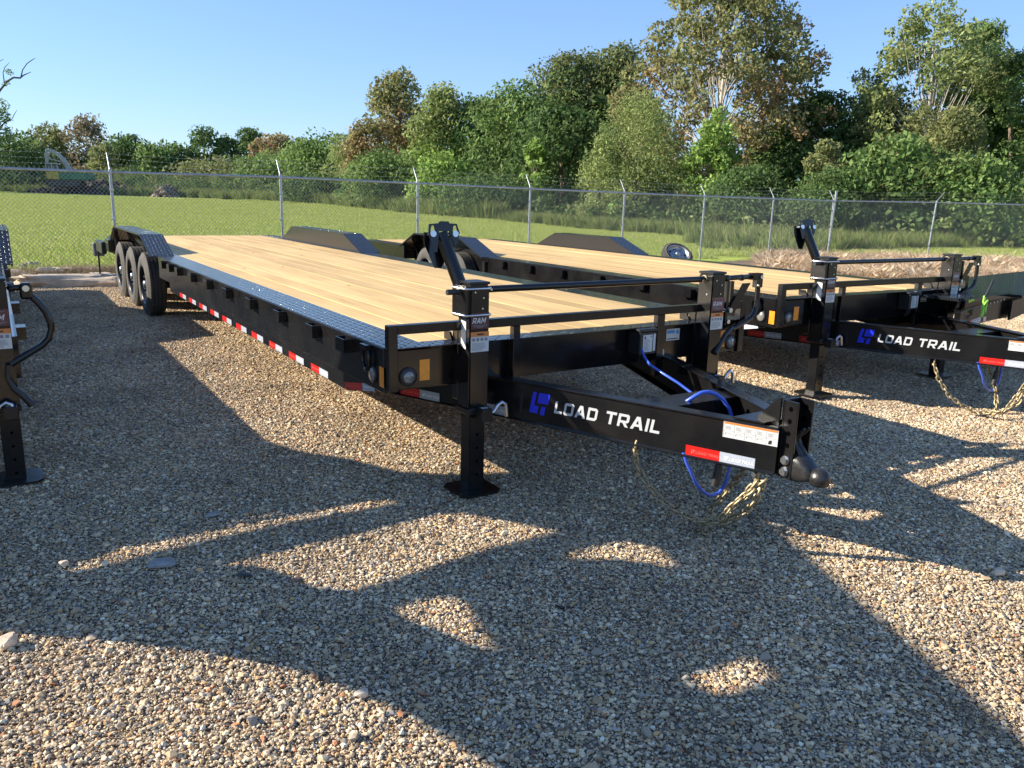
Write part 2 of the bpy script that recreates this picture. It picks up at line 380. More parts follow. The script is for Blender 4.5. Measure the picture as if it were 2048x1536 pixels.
def wheel_parts(parent, x, y, z, flip=1, r=.385, wd=.225, silver=False, tyre=RUBBER):
    """outer face looks along -x*flip"""
    M = Matrix.Translation((x, y, z)) @ Matrix.Scale(flip, 4, (1, 0, 0))
    q = MB(); ri = .238
    prof = [(ri-.012, .035), (ri, .012), (ri+.02, .002), (ri+.045, .0), (r-.075, -.002), (r-.035, .010), (r-.012, .028)]
    gro = []
    n = 4
    ax = .030; step = (wd-.06)/n
    for i in range(n):
        a0 = ax+i*step
        gro += [(r-.002, a0), (r, a0+.004), (r, a0+step-.010), (r-.002, a0+step-.007)]
        if i < n-1: gro += [(r-.010, a0+step-.006), (r-.010, a0+step-.001)]
    prof += gro + [(r-.012, wd-.028), (r-.035, wd-.01), (r-.08, wd), (ri, wd-.01)]
    q.lathe(prof, 56, M)
    # tread blocks on the shoulders and ribs
    for i in range(n):
        a0 = ax+i*step
        for k in range(56):
            t = 2*math.pi*(k+.5*(i % 2))/56; Mk = M @ Matrix.Rotation(t, 4, 'X')
            q.box(a0+.004, a0+step-.011, -.015, .015, r-.0015, r+.006, Mk)
    ty = q.build('tyre', tyre, parent)
    q = MB()
    rim = [(ri+.006, .012), (ri-.002, .006), (ri-.010, .010), (ri-.018, .030), (ri-.030, .075), (.175, .100), (.16, .085), (.150, .070), (.12, .062), (.085, .06), (.080, .058)]
    q.lathe(rim, 36, M)
    q.lathe([(.082, .06), (.0, .06)], 24, M)
    rm = q.build('rim', GALV if silver else RIMB, parent)
    if silver:
        q = MB()
        for k in range(8):
            t = 2*math.pi*k/8; q.cyl(M @ Vector((.077, .165*math.cos(t), .165*math.sin(t))), M @ Vector((.085, .165*math.cos(t), .165*math.sin(t))), .022, 12)
        q.build('hand_hole', DARKH, rm)
    q = MB(); q.lathe([(.052, .06), (.048, .020), (.040, .012), (.02, .008), (0, .007)], 20, M)
    q.build('hub_cap', ZINC if not silver else GALV, rm)
    q = MB()
    for k in range(8):
        t = 2*math.pi*(k+.3)/8; c = (.105*math.cos(t), .105*math.sin(t))
        q.tube([M @ Vector((.062, *c)), M @ Vector((.030, *c))], .013, 6, sm=False)
    q.build('lug_nut', ZINC, rm)
    return ty

def fender(root, sx, yf, yt, yt2, yf2, zf=1.03, zd=.816, xi=1.130, xo=1.386, inner=False):
    a, b = sorted((sx*xi, sx*xo)); th = .006
    prof = [(yf, zd), (yt, zf), (yt2, zf), (yf2, zd)]
    f = None
    q = MB()
    vs = []
    for (y, z) in prof: vs += [(a, y, z), (b, y, z)]
    for (y, z) in prof: vs += [(a, y, z-th), (b, y, z-th)]
    fs = []
    for i in range(3):
        fs += [(2*i, 2*i+1, 2*i+3, 2*i+2), (8+2*i+2, 8+2*i+3, 8+2*i+1, 8+2*i), (2*i+2, 8+2*i+2, 8+2*i, 2*i), (2*i+1, 8+2*i+1, 8+2*i+3, 2*i+3)]
    fs += [(1, 0, 8, 9), (6, 7, 15, 14)]
    if sx > 0: pass
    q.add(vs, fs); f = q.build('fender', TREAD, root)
    # inner upright wall facing the deck
    t = .005; x = sx*xi
    q = MB(); M = frame((x-(t if sx > 0 else 0), 0, 0), (0, 1, 0), (0, 0, 1))
    q.extr([[(yf+.01, zd), (yf2-.01, zd), (yt2-.003, zf-th), (yt+.003, zf-th)]], t, M); q.build('inner_panel', PERF, f)
    # edge lip under the outer side
    q = MB(); xo_ = sx*xo
    q.tube([(xo_-sx*.012, y, z-.014) for y, z in prof], .009, 6, sm=False)
    q.build('edge_lip', PAINT2, f)
    q = MB()
    q.tube([(sx*(xi+.02), yt+.75, zd-.05), (xo_-sx*.03, yt+.45, zf-.02)], .012, 6); q.tube([(sx*(xi+.02), yt+1.5, zd-.05), (xo_-sx*.03, yt+1.25, zf-.02)], .012, 6)
    q.build('brace', PAINT2, f)
    return f
def perf_mat():
    m, t, b, N = nmat('perforated_black_panel')
    oc = objco(t); sx = N('ShaderNodeSeparateXYZ'); lk(t, oc, sx.inputs[0])
    u = math_(t, 'FRACT', math_(t, 'DIVIDE', sx.outputs[1], .032)); v = math_(t, 'FRACT', math_(t, 'DIVIDE', sx.outputs[2], .032))
    cu, cv = math_(t, 'SUBTRACT', u, .5), math_(t, 'SUBTRACT', v, .5)
    d = math_(t, 'ADD', math_(t, 'POWER', cu, 2), math_(t, 'POWER', cv, 2))
    lk(t, ramp(t, d, [(.03, (.016, .014, .012)), (.05, (.009, .008, .008))]).outputs[0], b.inputs['Base Color'])
    b.inputs['Roughness'].default_value = .28; bump(t, b, d, .5, .004); return m
PERF = perf_mat()

A0 = Vector((-.085, -1.42)); D0 = Vector((-.37540, .92686))
def tape_pair(parent, M, wr, wh, h, letters=True, red=True, white=True):
    """red then white reflective tape; M: origin at lower left, x along reading direction"""
    if red:
        r = MB().extr([rect(0, 0, wr, h)], .0005, M).build('red_tape', REDT, parent)
        if letters:
            q = MB(); lh = h*.24; Mt = M @ Matrix.Translation((wr*.16, h*.36, .001)); logo(q, Mt, lh*1.35); text(q, 'LOAD TRAIL', Mt @ Matrix.Translation((lh*1.75, lh*.1, 0)), lh, wsc=wr*.66/(lh*8.9)); q.build('lettering', REDP, r)
    if white:
        r = MB().extr([rect(0, 0, wh, h)], .0005, M @ Matrix.Translation((wr+.001, 0, 0))).build('white_tape', WHT, parent)
        if letters:
            q = MB(); lh = h*.24; Mt = M @ Matrix.Translation((wr+wh*.14, h*.36, .001)); logo(q, Mt, lh*1.35); text(q, 'LOAD TRAIL', Mt @ Matrix.Translation((lh*1.75, lh*.1, 0)), lh, wsc=wh*.66/(lh*8.9)); q.build('lettering', WHP, r)

def tongue(root):
    for sx in (-1, 1):
        o = (sx*abs(A0.x), A0.y); D = Vector((sx*abs(D0.x), D0.y)); Lb = 2.72
        # local frame: x along beam towards the rear, y up, z outward
        M = frame((o[0], o[1], 0), (D.x, D.y, 0), (0, 0, 1)) if sx > 0 else frame((o[0], o[1], 0), (D.x, D.y, 0), (0, 0, 1))
        # extrude an I section along the beam: section in (outward, up)
        n = Vector((sx*abs(D0.y), -abs(D0.x))); zb, zt_ = .393, .613
        sec = [(.010, zb), (.010, zb+.009), (0, zb+.011), (0, zt_-.011), (.010, zt_-.009), (.010, zt_), (-.062, zt_), (-.062, zt_-.009), (-.030, zt_-.011), (-.030, zb+.011), (-.062, zb+.009), (-.062, zb)]
        k = len(sec); vs = []
        for s_ in (0.0, Lb):
            for a, z in sec: vs.append((o[0]+D.x*s_+n.x*a, o[1]+D.y*s_+n.y*a, z))
        fs = [(i, (i+1) % k, k+(i+1) % k, k+i) for i in range(k)]
        fs += [tuple(reversed(range(k))), tuple(range(k, 2*k))]
        if sx > 0: fs = [tuple(reversed(f)) for f in fs]
        q = MB().add(vs, fs); beam = q.build('tongue_beam', PAINT, root, bevel=.0025)
        if sx < 0:
            def F(s_, z, off=.0012):
                return frame((A0.x+D0.x*s_-.92686*off, A0.y+D0.y*s_-.3754*off, z), (-D0.x, -D0.y, 0), (0, 0, 1))
            q = MB(); logo(q, F(1.312, .455), .115); q.build('blue_logo', LOGOB, beam)
            put_ = lambda ch, q: q.build('letter', LOGOW, beam)
            text(None, 'LOAD', F(1.158, .476), .066, slant=.17, gap=.15, wsc=.90, each=put_)
            text(None, 'TRAIL', F(.858, .476), .066, slant=.17, gap=.17, wsc=.98, each=put_)
            st = MB().extr([rect(0, 0, .250, .076)], .0005, F(.249, .525)).build('warning_label', STK, beam)
            MB().extr([rect(.003, .064, .247, .0735)], .0005, F(.249, .525, .002)).build('orange_header', STKO, st)
            q = MB(); rnd = random.Random(5)
            for c_ in range(5):
                q.extr([rect(.049*c_+.0022, .003, .049*c_+.0032, .063)], .0005, F(.249, .525, .002))
                for r_ in range(5): q.extr([rect(.049*c_+.009, .054-r_*.0036, .049*c_+.009+.030*(.6+.4*rnd.random()), .0552-r_*.0036)], .0005, F(.249, .525, .002))
                if c_ < 4: q.tube([Vector((.049*c_+.012+.02*math.cos(a)*.8+.012, .017+.007*math.sin(a), .001)) for a in (0, 1.2, 2.4, 3.6)], .0008, 4, M=F(.249, .525, .002))
            q.extr([rect(.003, .032, .247, .033)], .0005, F(.249, .525, .002))
            q.extr([[(.208, .006), (.222, .008), (.224, .026), (.212, .022)]], .0005, F(.249, .525, .003), m=1)
            q.build('fine_print', [STKG, INK], st)
            tape_pair(beam, F(.421, .396), .165, .165, .056)
            tape_pair(beam, F(1.78, .399), .165, .165, .056)
            tape_pair(beam, F(2.235, .399), .15, .15, .056)
    # plates between the beams
    q = MB(); z = .617
    q.extr([[(-.16, -1.22), (.16, -1.22), (.11, -1.36), (-.11, -1.36)]], .008, Matrix.Translation((0, 0, z)))
    q.build('top_plate', PAINT, root)
    q = MB(); q.extr([[(-.34, -.70), (.34, -.70), (.285, -.88), (-.285, -.88)]], .008, Matrix.Translation((0, 0, z-.03)))
    q.box(-.28, .28, -.872, -.862, .44, z-.03); q.build('cross_plate', PAINT, root)
        # upright adjustment channel at the nose
    x = .056; y1 = -1.405
    q = MB(); q.box(-x, x, y1-.012, y1, .385, .735)
    q.box(-x, -x+.010, y1-.080, y1-.0125, .385, .735); q.box(x-.010, x, y1-.080, y1-.0125, .385, .735)
    ch = q.build('coupler_channel', PAINT, root, bevel=.002)
    q = MB()
    for k in range(5):
        for sx in (-1, 1):
            zz = .425+.055*k+.0
            if k > 1 or sx > 0: q.cyl((sx*(x-.014), y1-.045, zz+.055), (sx*(x+.0008), y1-.045, zz+.055), .011, 14)
            q.cyl((sx*(x-.014), y1-.045, zz+.055), (sx*(x+.0006), y1-.045, zz+.055), .0112, 14)
    q.build('bolt_hole', DARKH, ch)
    for zz in (.415, .468):
        q = MB(); hexbolt(q, (-x-.001, y1-.044, zz), (-1, 0, 0), .017, .015); q.build('hex_bolt', ZINC, ch)
    q = MB(); q.extr([[(0, 0), (.135, 0), (.135, .125), (.115, .118)]], .010, frame((-.058, y1+.137, .616), (0, -1, 0), (0, 0, 1))); q.build('gusset', PAINT, ch)
    q = MB(); q.extr([[(0, 0), (.135, 0), (.135, .125), (.115, .118)]], .010, frame((.068, y1+.137, .616), (0, -1, 0), (0, 0, 1))); q.build('gusset', PAINT, ch)
    # cast ball coupler
    q = MB(); y2 = y1-.015
    rings = []
    for (yy, hw, z0, z1) in ((y2, .052, .345, .452), (y2-.02, .054, .343, .466), (y2-.06, .054, .343, .468), (y2-.10, .053, .345, .466), (y2-.125, .050, .350, .452), (y2-.145, .046, .358, .432), (y2-.17, .040, .366, .41)):
        cx_, cz = 0, (z0+z1)/2; hh = (z1-z0)/2; ring = []
        for i in range(20):
            a = 2*math.pi*i/20; ca, sa = math.cos(a), math.sin(a); p = 5
            rr = (abs(ca)**p+abs(sa)**p)**(-1/p); ring.append((hw*ca*rr, yy, cz+hh*sa*rr))
        rings.append(ring)
    vs = [p for r_ in rings for p in r_]; fs = []
    for i in range(len(rings)-1):
        for k in range(20): fs.append((i*20+k, (i+1)*20+k, (i+1)*20+(k+1) % 20, i*20+(k+1) % 20))
    fs += [tuple(range(20)), tuple(reversed(range(120, 140)))]
    q.add(vs, fs, sm=True)
    # dome
    c = Vector((0, y2-.19, .385)); n1, n2 = 20, 14; vs = []; fs = []
    for i in range(n2+1):
        ph = math.pi*i/n2
        for k in range(n1):
            a = 2*math.pi*k/n1; zz = math.cos(ph)
            rr = .046*math.sin(ph) if zz > -.2 else .045*max(0.0, (1+zz)/.8)**.25
            vs.append((c.x+rr*math.cos(a), c.y+rr*math.sin(a)*1.05, c.z+.046*zz if zz > -.6 else c.z-.03))
    for i in range(n2):
        for k in range(n1): fs.append((i*n1+k, (i+1)*n1+k, (i+1)*n1+(k+1) % n1, i*n1+(k+1) % n1))
    q.add(vs, fs, sm=True)
    q.v = [(a, b+.02, c+.032) for a, b, c in q.v]; cp = q.build('coupler', CAST, root)
    q = MB()
    for r_ in range(3):
        for k in range(7-r_*2): q.box(-.0505, -.0495, y2-k*.012-.008, y2-k*.012, .463-r_*.018, .471-r_*.018)
    q.build('cast_lettering', plain('worn_casting', (.12, .12, .11), .6), cp)
    q = MB()
    for xx in (-.012, .018):
        q.tube([(xx, y2-.118, .455), (xx, y2-.105, .478), (xx, y2-.072, .515), (xx, y2-.058, .545), (xx, y2-.066, .565), (xx, y2-.092, .588), (xx, y2-.108, .606)], [.010, .013, .014, .013, .012, .010, .006], 8)
    q.v = [(a, b+.03, c+.012) for a, b, c in q.v]; q.build('latch_lever', CAST, cp)

def chain_between(root, pts, L=.048, r=.0060, name='safety_chain'):
    """links laid along a hanging line; the clevis is the part, links are its pieces"""
    P = [Vector(p) for p in pts]; seg = [(P[i+1]-P[i]).length for i in range(len(P)-1)]; tot = sum(seg)
    n = int(tot/(L*.72)); 
    def pos(s_):
        for i, q in enumerate(seg):
            if s_ <= q or i == len(seg)-1: return P[i].lerp(P[i+1], s_/q), (P[i+1]-P[i]).normalized()
            s_ -= q
    q = MB(); a = P[0]; q.tube([a+Vector((0, 0, .01)), a+Vector((0, 0, .035)), a+Vector((.012, 0, .06))], .007, 8); q.cyl(a+Vector((-.014, 0, .0)), a+Vector((.014, 0, .0)), .010, 10)
    cl = q.build(name, GOLD, root)
    lm = MB(); lp = []
    for i in range(14):
        t = 2*math.pi*i/14; lp.append(((L/2-.008)*(1 if math.cos(t) > 0 else -1)*min(1, abs(math.cos(t))*1.6)+.008*math.cos(t), .0135*math.sin(t), 0))
    lm.tube(lp, r, 6, closed=True); me = lm.mesh('link', GOLD)
    for i in range(n):
        p, d = pos((i+.5)*tot/n); o = bpy.data.objects.new('link', me); C.objects.link(o); o.parent = cl
        Mx = d.to_track_quat('X', 'Z').to_matrix().to_4x4()
        o.matrix_local = Matrix.Translation(p) @ Mx @ Matrix.Rotation(math.pi/2*(i % 2)+.3*math.sin(i*1.7), 4, 'X')
    return cl
def sag(a, b, drop, n=14):
    a = Vector(a); b = Vector(b); out = []
    for i in range(n+1):
        t = i/n; p = a.lerp(b, t); p.z -= drop*4*t*(1-t); p.z = max(p.z, .012); out.append(p)
    return out

def trailer(name, label, x, y, yaw, tp, L, axles, fy, planks=True, zoff=0.0, rail=True, zf=1.03):
    root = thing(name, (x, y, zoff), label, 'trailer', rot=(-tp, 0, yaw), group='black flatbed trailers parked in a row on the gravel')
    W, ww, zd, zb = 1.300, 1.066, .816, .590
    yf, yt, yt2, yf2 = fy
    # side rails, front and rear frame channel
    for sx in (-1, 1):
        for (a, b) in ((.052, yf-.02), (yf2+.02, L)):
            x0, x1 = sorted((sx*(W-.055), sx*W))
            MB().box(x0, x1, a, b, zb-.012, zd-.005).build('side_rail', PAINT, root, bevel=.004)
            x0, x1 = sorted((sx*ww, sx*(W-.001)))
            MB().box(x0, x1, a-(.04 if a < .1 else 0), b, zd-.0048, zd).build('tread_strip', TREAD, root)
            q = MB(); x0 = sx*(W-.004)
            q.tube([(x0, a, zd-.004), (x0, b, zd-.004)], .004, 8); q.build('edge_bead', PAINT, root)
        # lower main beam
        x0, x1 = sorted((sx*(W-.030), sx*(W-.060)))
        q = MB(); M = frame((sx*(W-.03) if sx < 0 else sx*(W-.06), 0, 0), (0, -1, 0), (0, 0, 1))
        M = Matrix(((0, 0, -1, sx*(W-.03) if sx < 0 else W-.03), (-1, 0, 0, 0), (0, 1, 0, 0), (0, 0, 0, 1)))
        M = frame((sx*(W-.03)-(0 if sx > 0 else 0), 0, 0), (0, -1, 0), (0, 0, 1))
        # u = -y, v = z, n = u x v = -x
        if sx > 0: M = Matrix.Translation((0, 0, 0)) @ M
        else: M = Matrix.Translation((.03, 0, 0)) @ M
        q.extr([[(-(yf-.42), .468), (-.62, .468), (-.18, .560), (-.18, .577), (-(yf-.42), .577)]], .03, M)
        lb = q.build('lower_beam', PAINT, root, bevel=.002)
        if sx < 0:
            yy = [5.218, 4.777, 4.333, 3.888, 3.46, 3.01, 2.565, 2.113, 1.667, 1.229]
            for yv in yy:
                if yv > yf-.6: continue
                tape_pair(lb, frame((-W+.0285, yv, .474), (0, -1, 0), (0, 0, 1)), .148, .15, .043, letters=yv < 2.3)
            tape_pair(lb, frame((-W+.0285, .655, .4685), (0, -1, .19), (0, .19, 1)), .26, .17, .042)
            # stake pockets
            for yv in (5.72, 5.33, 4.92, 4.30, 3.67, 3.02, 2.34, 1.66, 1.02, .52):
                if yv > yf-.15: continue
                q = MB(); q.box(-W-.052, -W-.001, yv-.062, yv-.056, .722, .796); q.box(-W-.052, -W-.001, yv+.056, yv+.062, .722, .796); q.box(-W-.052, -W-.046, yv-.0555, yv+.0555, .722, .796)
                q.box(-W-.045, -W-.001, yv-.055, yv+.055, .722, .726)
                q.build('stake_pocket', PAINT, root)
            # ring for the tie down, marker lamp, amber reflector
            q = MB(); q.tube([(-W-.020, .235+.042*math.cos(a), .735+.062*math.sin(a)) for a in [i*2*math.pi/18 for i in range(18)]], .011, 8, closed=True)
            q.box(-W-.036, -W-.001, .195, .275, .780, .806); q.build('tie_down_ring', PAINT, root)
            q = MB(); q.lathe([(.046, .0), (.046, -.006), (.036, -.009)], 24, Matrix.Translation((-W-.001, .185, .655))); o = q.build('side_marker_lamp', BLKP, root)
            MB().lathe([(.036, -.009), (.030, -.014), (0, -.016)], 24, Matrix.Translation((-W-.001, .185, .655))).build('lens', LENS, o)
            MB().extr([rect(0, 0, .055, .105)], .0005, frame((-W-.0015, .104, .608), (0, -1, 0), (0, 0, 1))).build('amber_reflector', AMB, root)
        else:
            for yv in (5.33, 4.30, 3.02, 1.66, .52):
                if yv > yf-.15: continue
                q = MB(); q.box(W+.001, W+.052, yv-.062, yv+.062, .722, .796); q.build('stake_pocket', PAINT, root)
        fender(root, sx, yf, yt, yt2, yf2, zf=zf)
        # deck beside the fender inside edge
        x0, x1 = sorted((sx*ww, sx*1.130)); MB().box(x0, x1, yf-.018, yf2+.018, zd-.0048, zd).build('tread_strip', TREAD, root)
        MB().box(*sorted((sx*1.10, sx*1.129)), yf-.018, yf2+.018, zb, zd-.005).build('side_rail', PAINT, root)
        # wheel
        for i, ya in enumerate(axles):
            zc = .375 + tp*ya - zoff
            if sx < 0: wheel_parts(wh(root, ya, sx), -1.34, ya, zc, 1)
            else: wheel_parts(wh(root, ya, sx), 1.34, ya, zc, -1)
        MB().box(*sorted((sx*1.0, sx*1.09)), axles[0]-.5, axles[-1]+.5, .42, .52).build('spring_hanger', PAINT2, root)
    for ya in axles: MB().cyl((-1.12, ya, .375+tp*ya-zoff), (1.12, ya, .375+tp*ya-zoff), .055, 12).build('axle', PAINT2, root)
    # front frame
    MB().box(-W+.056, W-.056, .075, .125, zb-.01, zd-.005).build('front_channel', PAINT, root, bevel=.004)
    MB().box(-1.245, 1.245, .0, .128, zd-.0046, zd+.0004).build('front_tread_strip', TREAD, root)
    for sx in (-1, 1):
        x0, x1 = sorted((sx*1.2435, sx*1.0))
        pl = MB().box(x0, x1, .018, .026, .600, .800).build('lamp_plate', PAINT, root, bevel=.002)
        q = MB(); q.lathe([(.050, .0), (.050, -.007), (.034, -.014), (.030, -.012)], 28, frame((sx*1.183, .0175, .662), (0, 0, 0.0001), (1, 0, 0)) if False else Matrix.Translation((sx*1.183, .0175, .662)) @ Matrix.Rotation(math.pi/2, 4, 'Z'))
        lm = q.build('front_lamp', BLKP, pl)
        MB().lathe([(.031, -.012), (.027, -.017), (0, -.019)], 24, Matrix.Translation((sx*1.183, .0175, .662)) @ Matrix.Rotation(math.pi/2, 4, 'Z')).build('lens', LENS, lm)
        MB().lathe([(.007, -.0192), (0, -.0195)], 12, Matrix.Translation((sx*1.183, .0175, .662)) @ Matrix.Rotation(math.pi/2, 4, 'Z')).build('emblem', STKG, lm)
        MB().extr([rect(0, 0, .058, .110)], .0005, frame((sx*1.118-(0 if sx < 0 else 0.03), .0165, .635), (1, 0, 0), (0, 0, 1))).build('amber_reflector', AMB, pl)
    for xx in ((-1.270, 1.270) if rail else ()):
        (MB().box(xx-.025, xx+.025, 0, .05, .592, .932).build('rail_post', PAINT, root, bevel=.003))
    for (xx, hw_) in (((-.53, .022), (.54, .03)) if rail else ()):
        MB().box(xx-hw_, xx+hw_, .004, .046, .50, .884).build('rail_post', PAINT, root, bevel=.003)
    if rail: MB().box(-1.2445, 1.2445, 0, .05, .885, .9315).build('front_rail', PAINT, root, bevel=.003)
    # end plate at the tail
    MB().box(-W+.056, W-.056, L-.05, L, zb-.01, zd).build('rear_channel', PAINT, root, bevel=.004)
    for k in range(7):
        yy = 1.0+k*1.3
        if yy < L-.3: MB().box(-W+.06, W-.06, yy, yy+.06, .60, .74).build('cross_member', PAINT2, root)
    if planks:
        n = 12; pw = 2*ww/n; me = None; y0 = .130
        for k in range(n):
            if me is None:
                q = MB(); q.box(-pw/2+.0008, pw/2-.0008, y0, L-.052, -.036, 0); me = q.mesh('plank', WOOD, bevel=.0035, seg=2)
            o = bpy.data.objects.new('plank', me); C.objects.link(o); o.parent = root
            o.location = (-ww+pw*(k+.5), random.uniform(-.002, .002), zd+.001+random.uniform(-.0015, .0015)); o.rotation_euler = (0, random.uniform(-.006, .006), 0)
    return root
def wh(root, y, sx):
    o = MB(); o.cyl((sx*1.08, y, .375), (sx*1.10, y, .375), .12, 16); return o.build('wheel', RIMB, root)

def front_gear(root, cxs=(-.822, .93), cy=-.020, arm=True, brkt=True):
    j1 = jack(root, cxs[0], cy); j2 = jack(root, cxs[1], cy, side=1)
    zc = 1.094
    q = MB(); q.cyl((cxs[0]+.09, cy+.012, zc), (cxs[1]-.085, cy+.012, zc), .0185, 14)
    q.cyl((cxs[0]+.055, cy+.012, zc), (cxs[0]+.13, cy+.012, zc), .014, 12); q.cyl((cxs[1]-.10, cy+.012, zc), (cxs[1]-.055, cy+.012, zc), .013, 12)
    cb = q.build('cross_shaft', PAINT, root)
    q = MB(); q.cyl((cxs[1]-.092, cy-.004, zc-.004), (cxs[1]-.092, cy-.016, zc-.004), .006, 8); q.cyl((cxs[0]+.10, cy-.004, zc), (cxs[0]+.10, cy-.012, zc), .006, 8); q.build('bolt', ZINC, cb)
    q = MB(); q.lathe([(.021, -.006), (.026, -.004), (.026, 0)], 16, Matrix.Translation((cxs[1]-.0585, cy+.012, zc))); q.lathe([(.021, -.006), (.026, -.004), (.026, 0)], 16, Matrix.Translation((cxs[0]-.0585, cy+.012, zc))); q.build('brass_bush', GOLD, cb)
    q = MB(); q.cyl((cxs[0]-.165, cy-.01, zc-.004), (cxs[0]-.05, cy-.01, zc-.004), .0145, 12); q.build('handle_stub', BLKP, j1)
    # crank on the right jack
    x0 = cxs[1]+.0585; y = cy
    q = MB(); q.cyl((x0, y, zc), (x0+.33, y, zc+.004), .0165, 12); q.cyl((x0+.05, y, zc), (x0+.09, y, zc), .022, 12); q.cyl((x0+.20, y, zc), (x0+.225, y, zc), .021, 12)
    q.box(x0+.30, x0+.395, y-.025, y+.025, zc-.018, zc+.026); q.box(x0+.345, x0+.40, y-.022, y+.022, zc-.07, zc-.015)
    gear = q.build('crank_shaft', PAINT, j2, bevel=.003)
    q = MB(); q.cyl((x0+.372, y-.026, zc+.002), (x0+.372, y-.034, zc+.002), .013, 14); q.cyl((x0+.352, y-.023, zc-.055), (x0+.352, y-.029, zc-.055), .008, 10); q.build('bolt', ZINC, gear)
    q = MB(); q.tube([(x0+.378, y, zc-.05), (x0+.383, y, zc-.13), (x0+.383, y, zc-.20), (x0+.368, y, zc-.245), (x0+.335, y, zc-.275), (x0+.27, y, zc-.300), (x0+.16, y-.005, zc-.335)], .0175, 12)
    q.build('crank_handle', PAINT, gear)
    q = MB(); q.tube([(x0+.15, y-.01, zc-.325), (x0+.06, y-.04, zc-.36), (x0+.0, y-.06, zc-.41), (x0-.06, y-.075, zc-.47)], .016, 10); q.build('hand_grip', BLKP, gear)
    q = MB()
    q.box(x0+.075, x0+.095, y-.012, y+.012, zc-.30, zc-.02); q.box(x0+.115, x0+.135, y-.012, y+.012, zc-.22, zc-.02)
    q.extr([[(.10, -.19), (.20, -.035), (.275, -.035), (.145, -.22)]], .006, frame((x0, y-.02, zc), (1, 0, 0), (0, 0, 1)))
    q.build('storage_bracket', PAINT, j2)
    q = MB(); q.cyl((x0+.10, y-.012, zc-.205), (x0+.10, y-.035, zc-.205), .016, 14); q.tube([(x0+.02, y-.02, zc-.20), (x0+.04, y-.02, zc-.193), (x0+.085, y-.02, zc-.205), (x0+.04, y-.02, zc-.212), (x0+.02, y-.02, zc-.20)], .005, 6); q.cyl((x0+.093, y-.012, zc-.28), (x0+.093, y-.030, zc-.28), .014, 14)
    q.build('spring_pin', ZINC, j2)
    if brkt:
        # spare wheel arm held to the left jack by two long u bolts
        bx, by = cxs[0]-.05, cy+.075
        j = j1
        q = MB(); a = Vector((bx+.012, by-.01, 1.095)); b = Vector((bx-.052, by+.10, 1.375)); q.tube([a, b], .036, 20)
        arm_ = q.build('spare_wheel_arm', PAINT, root)
        q = MB(); q.box(cxs[0]-.082, cxs[0]-.0605, cy-.06, cy+.09, .955, 1.118); q.build('clamp_plate', PAINT, arm_, bevel=.006)
        for zz in (1.108, .972):
            e = .0115; X0, X1, Y0, Y1 = cxs[0]-.0585-.03, cxs[0]+.0585+.006, cy-.0625-.006, cy+.0625+.03
            q = MB(); q.tube([(X0-.004, Y1-.03, zz), (X0, Y0+.01, zz), (X0+.012, Y0, zz), (X1-.008, Y0, zz), (X1, Y0+.008, zz), (X1+.002, Y1-.03, zz)], .0062, 8); q.build('u_bolt', ZINC, arm_)
        n_ = Vector((-.10, -1.0, .12)).normalized(); u = Vector((1, -.1, 0)).normalized(); v = u.cross(n_) * -1
        v = n_.cross(u)
        Mf = frame(b+Vector((.0, -.030, .0)), u, (0, .12, 1))
        slot = lambda cx_: [(cx_-.014, -.002), (cx_-.012, .016), (cx_-.008, .036), (cx_, .043), (cx_+.008, .036), (cx_+.012, .016), (cx_+.014, -.002), (cx_+.009, -.014), (cx_, -.018), (cx_-.009, -.014)]
        q = MB(); q.extr([[(-.082, .048), (-.086, .004), (-.060, -.095), (-.042, -.095), (-.028, .012), (.028, .012), (.060, -.068), (.075, -.05), (.088, .004), (.074, .050), (.033, .052), (.027, .062), (-.022, .062), (-.030, .052)], slot(-.062), slot(.062)], .006, Mf)
        pl = q.build('spare_wheel_plate', PAINT, arm_)
        q = MB(); q.extr([[(-.078, .030), (-.078, -.03), (-.025, -.155), (.012, -.155), (.07, -.03), (.075, .03)]], .006, Mf @ Matrix.Translation((-.01, -.02, -.06))); q.build('rear_plate', PAINT, arm_)
        q = MB()
        for s_ in (-.062, .062):
            p = Mf @ Vector((s_, -.002, .004)); d = (Mf.to_3x3() @ Vector((0, 0, 1)))
            q.tube([p-d*.06, p+d*.006], .0085, 10); q.tube([p, p+d*.010], .0165, 14)
        q.build('stud', ZINC, pl)
    # electrical box on the front channel
    q = MB(); q.extr([[(.275, 0), (.47, 0), (.47, .0), (.465, -.02), (.455, -.16), (.355, -.16)]], .001, frame((0, .0, .80), (1, 0, 0), (0, 0, 1)))
    q = MB(); q.box(.330, .462, -.045, .07, .655, .795)
    eb = q.build('breakaway_box', BLKP, root, bevel=.006)
    MB().box(.322, .470, -.052, .07, .7965, .812).build('box_lid', BLKP, eb, bevel=.004)
    MB().extr([rect(0, 0, .075, .105)], .0005, frame((.350, -.0465, .672), (1, 0, 0), (0, 0, 1))).build('info_label', STK, eb)
    q = MB()
    for k in range(9): q.extr([rect(.008, .012+k*.008, .03+.035*random.random(), .0145+k*.008)], .0005, frame((.350, -.0475, .672), (1, 0, 0), (0, 0, 1)))
    q.extr([rect(.01, .082, .022, .096)], .0005, frame((.350, -.0475, .672), (1, 0, 0), (0, 0, 1)), m=1); q.extr([rect(.058, .09, .066, .098)], .0005, frame((.350, -.0475, .672), (1, 0, 0), (0, 0, 1)), m=1)
    q.build('fine_print', [STKG, INK], eb)
    MB().extr([rect(0, 0, .018, .105)], .0005, frame((.432, -.0465, .675), (1, 0, 0), (0, 0, 1))).build('side_strip_label', STK, eb)
    q = MB()
    for k in range(3): q.tube([(.37+k*.025, 0, .657), (.375+k*.025, .0, .625), (.39+k*.02, .03, .59)], .006, 8)
    q.build('cable_gland', BLKP, eb)
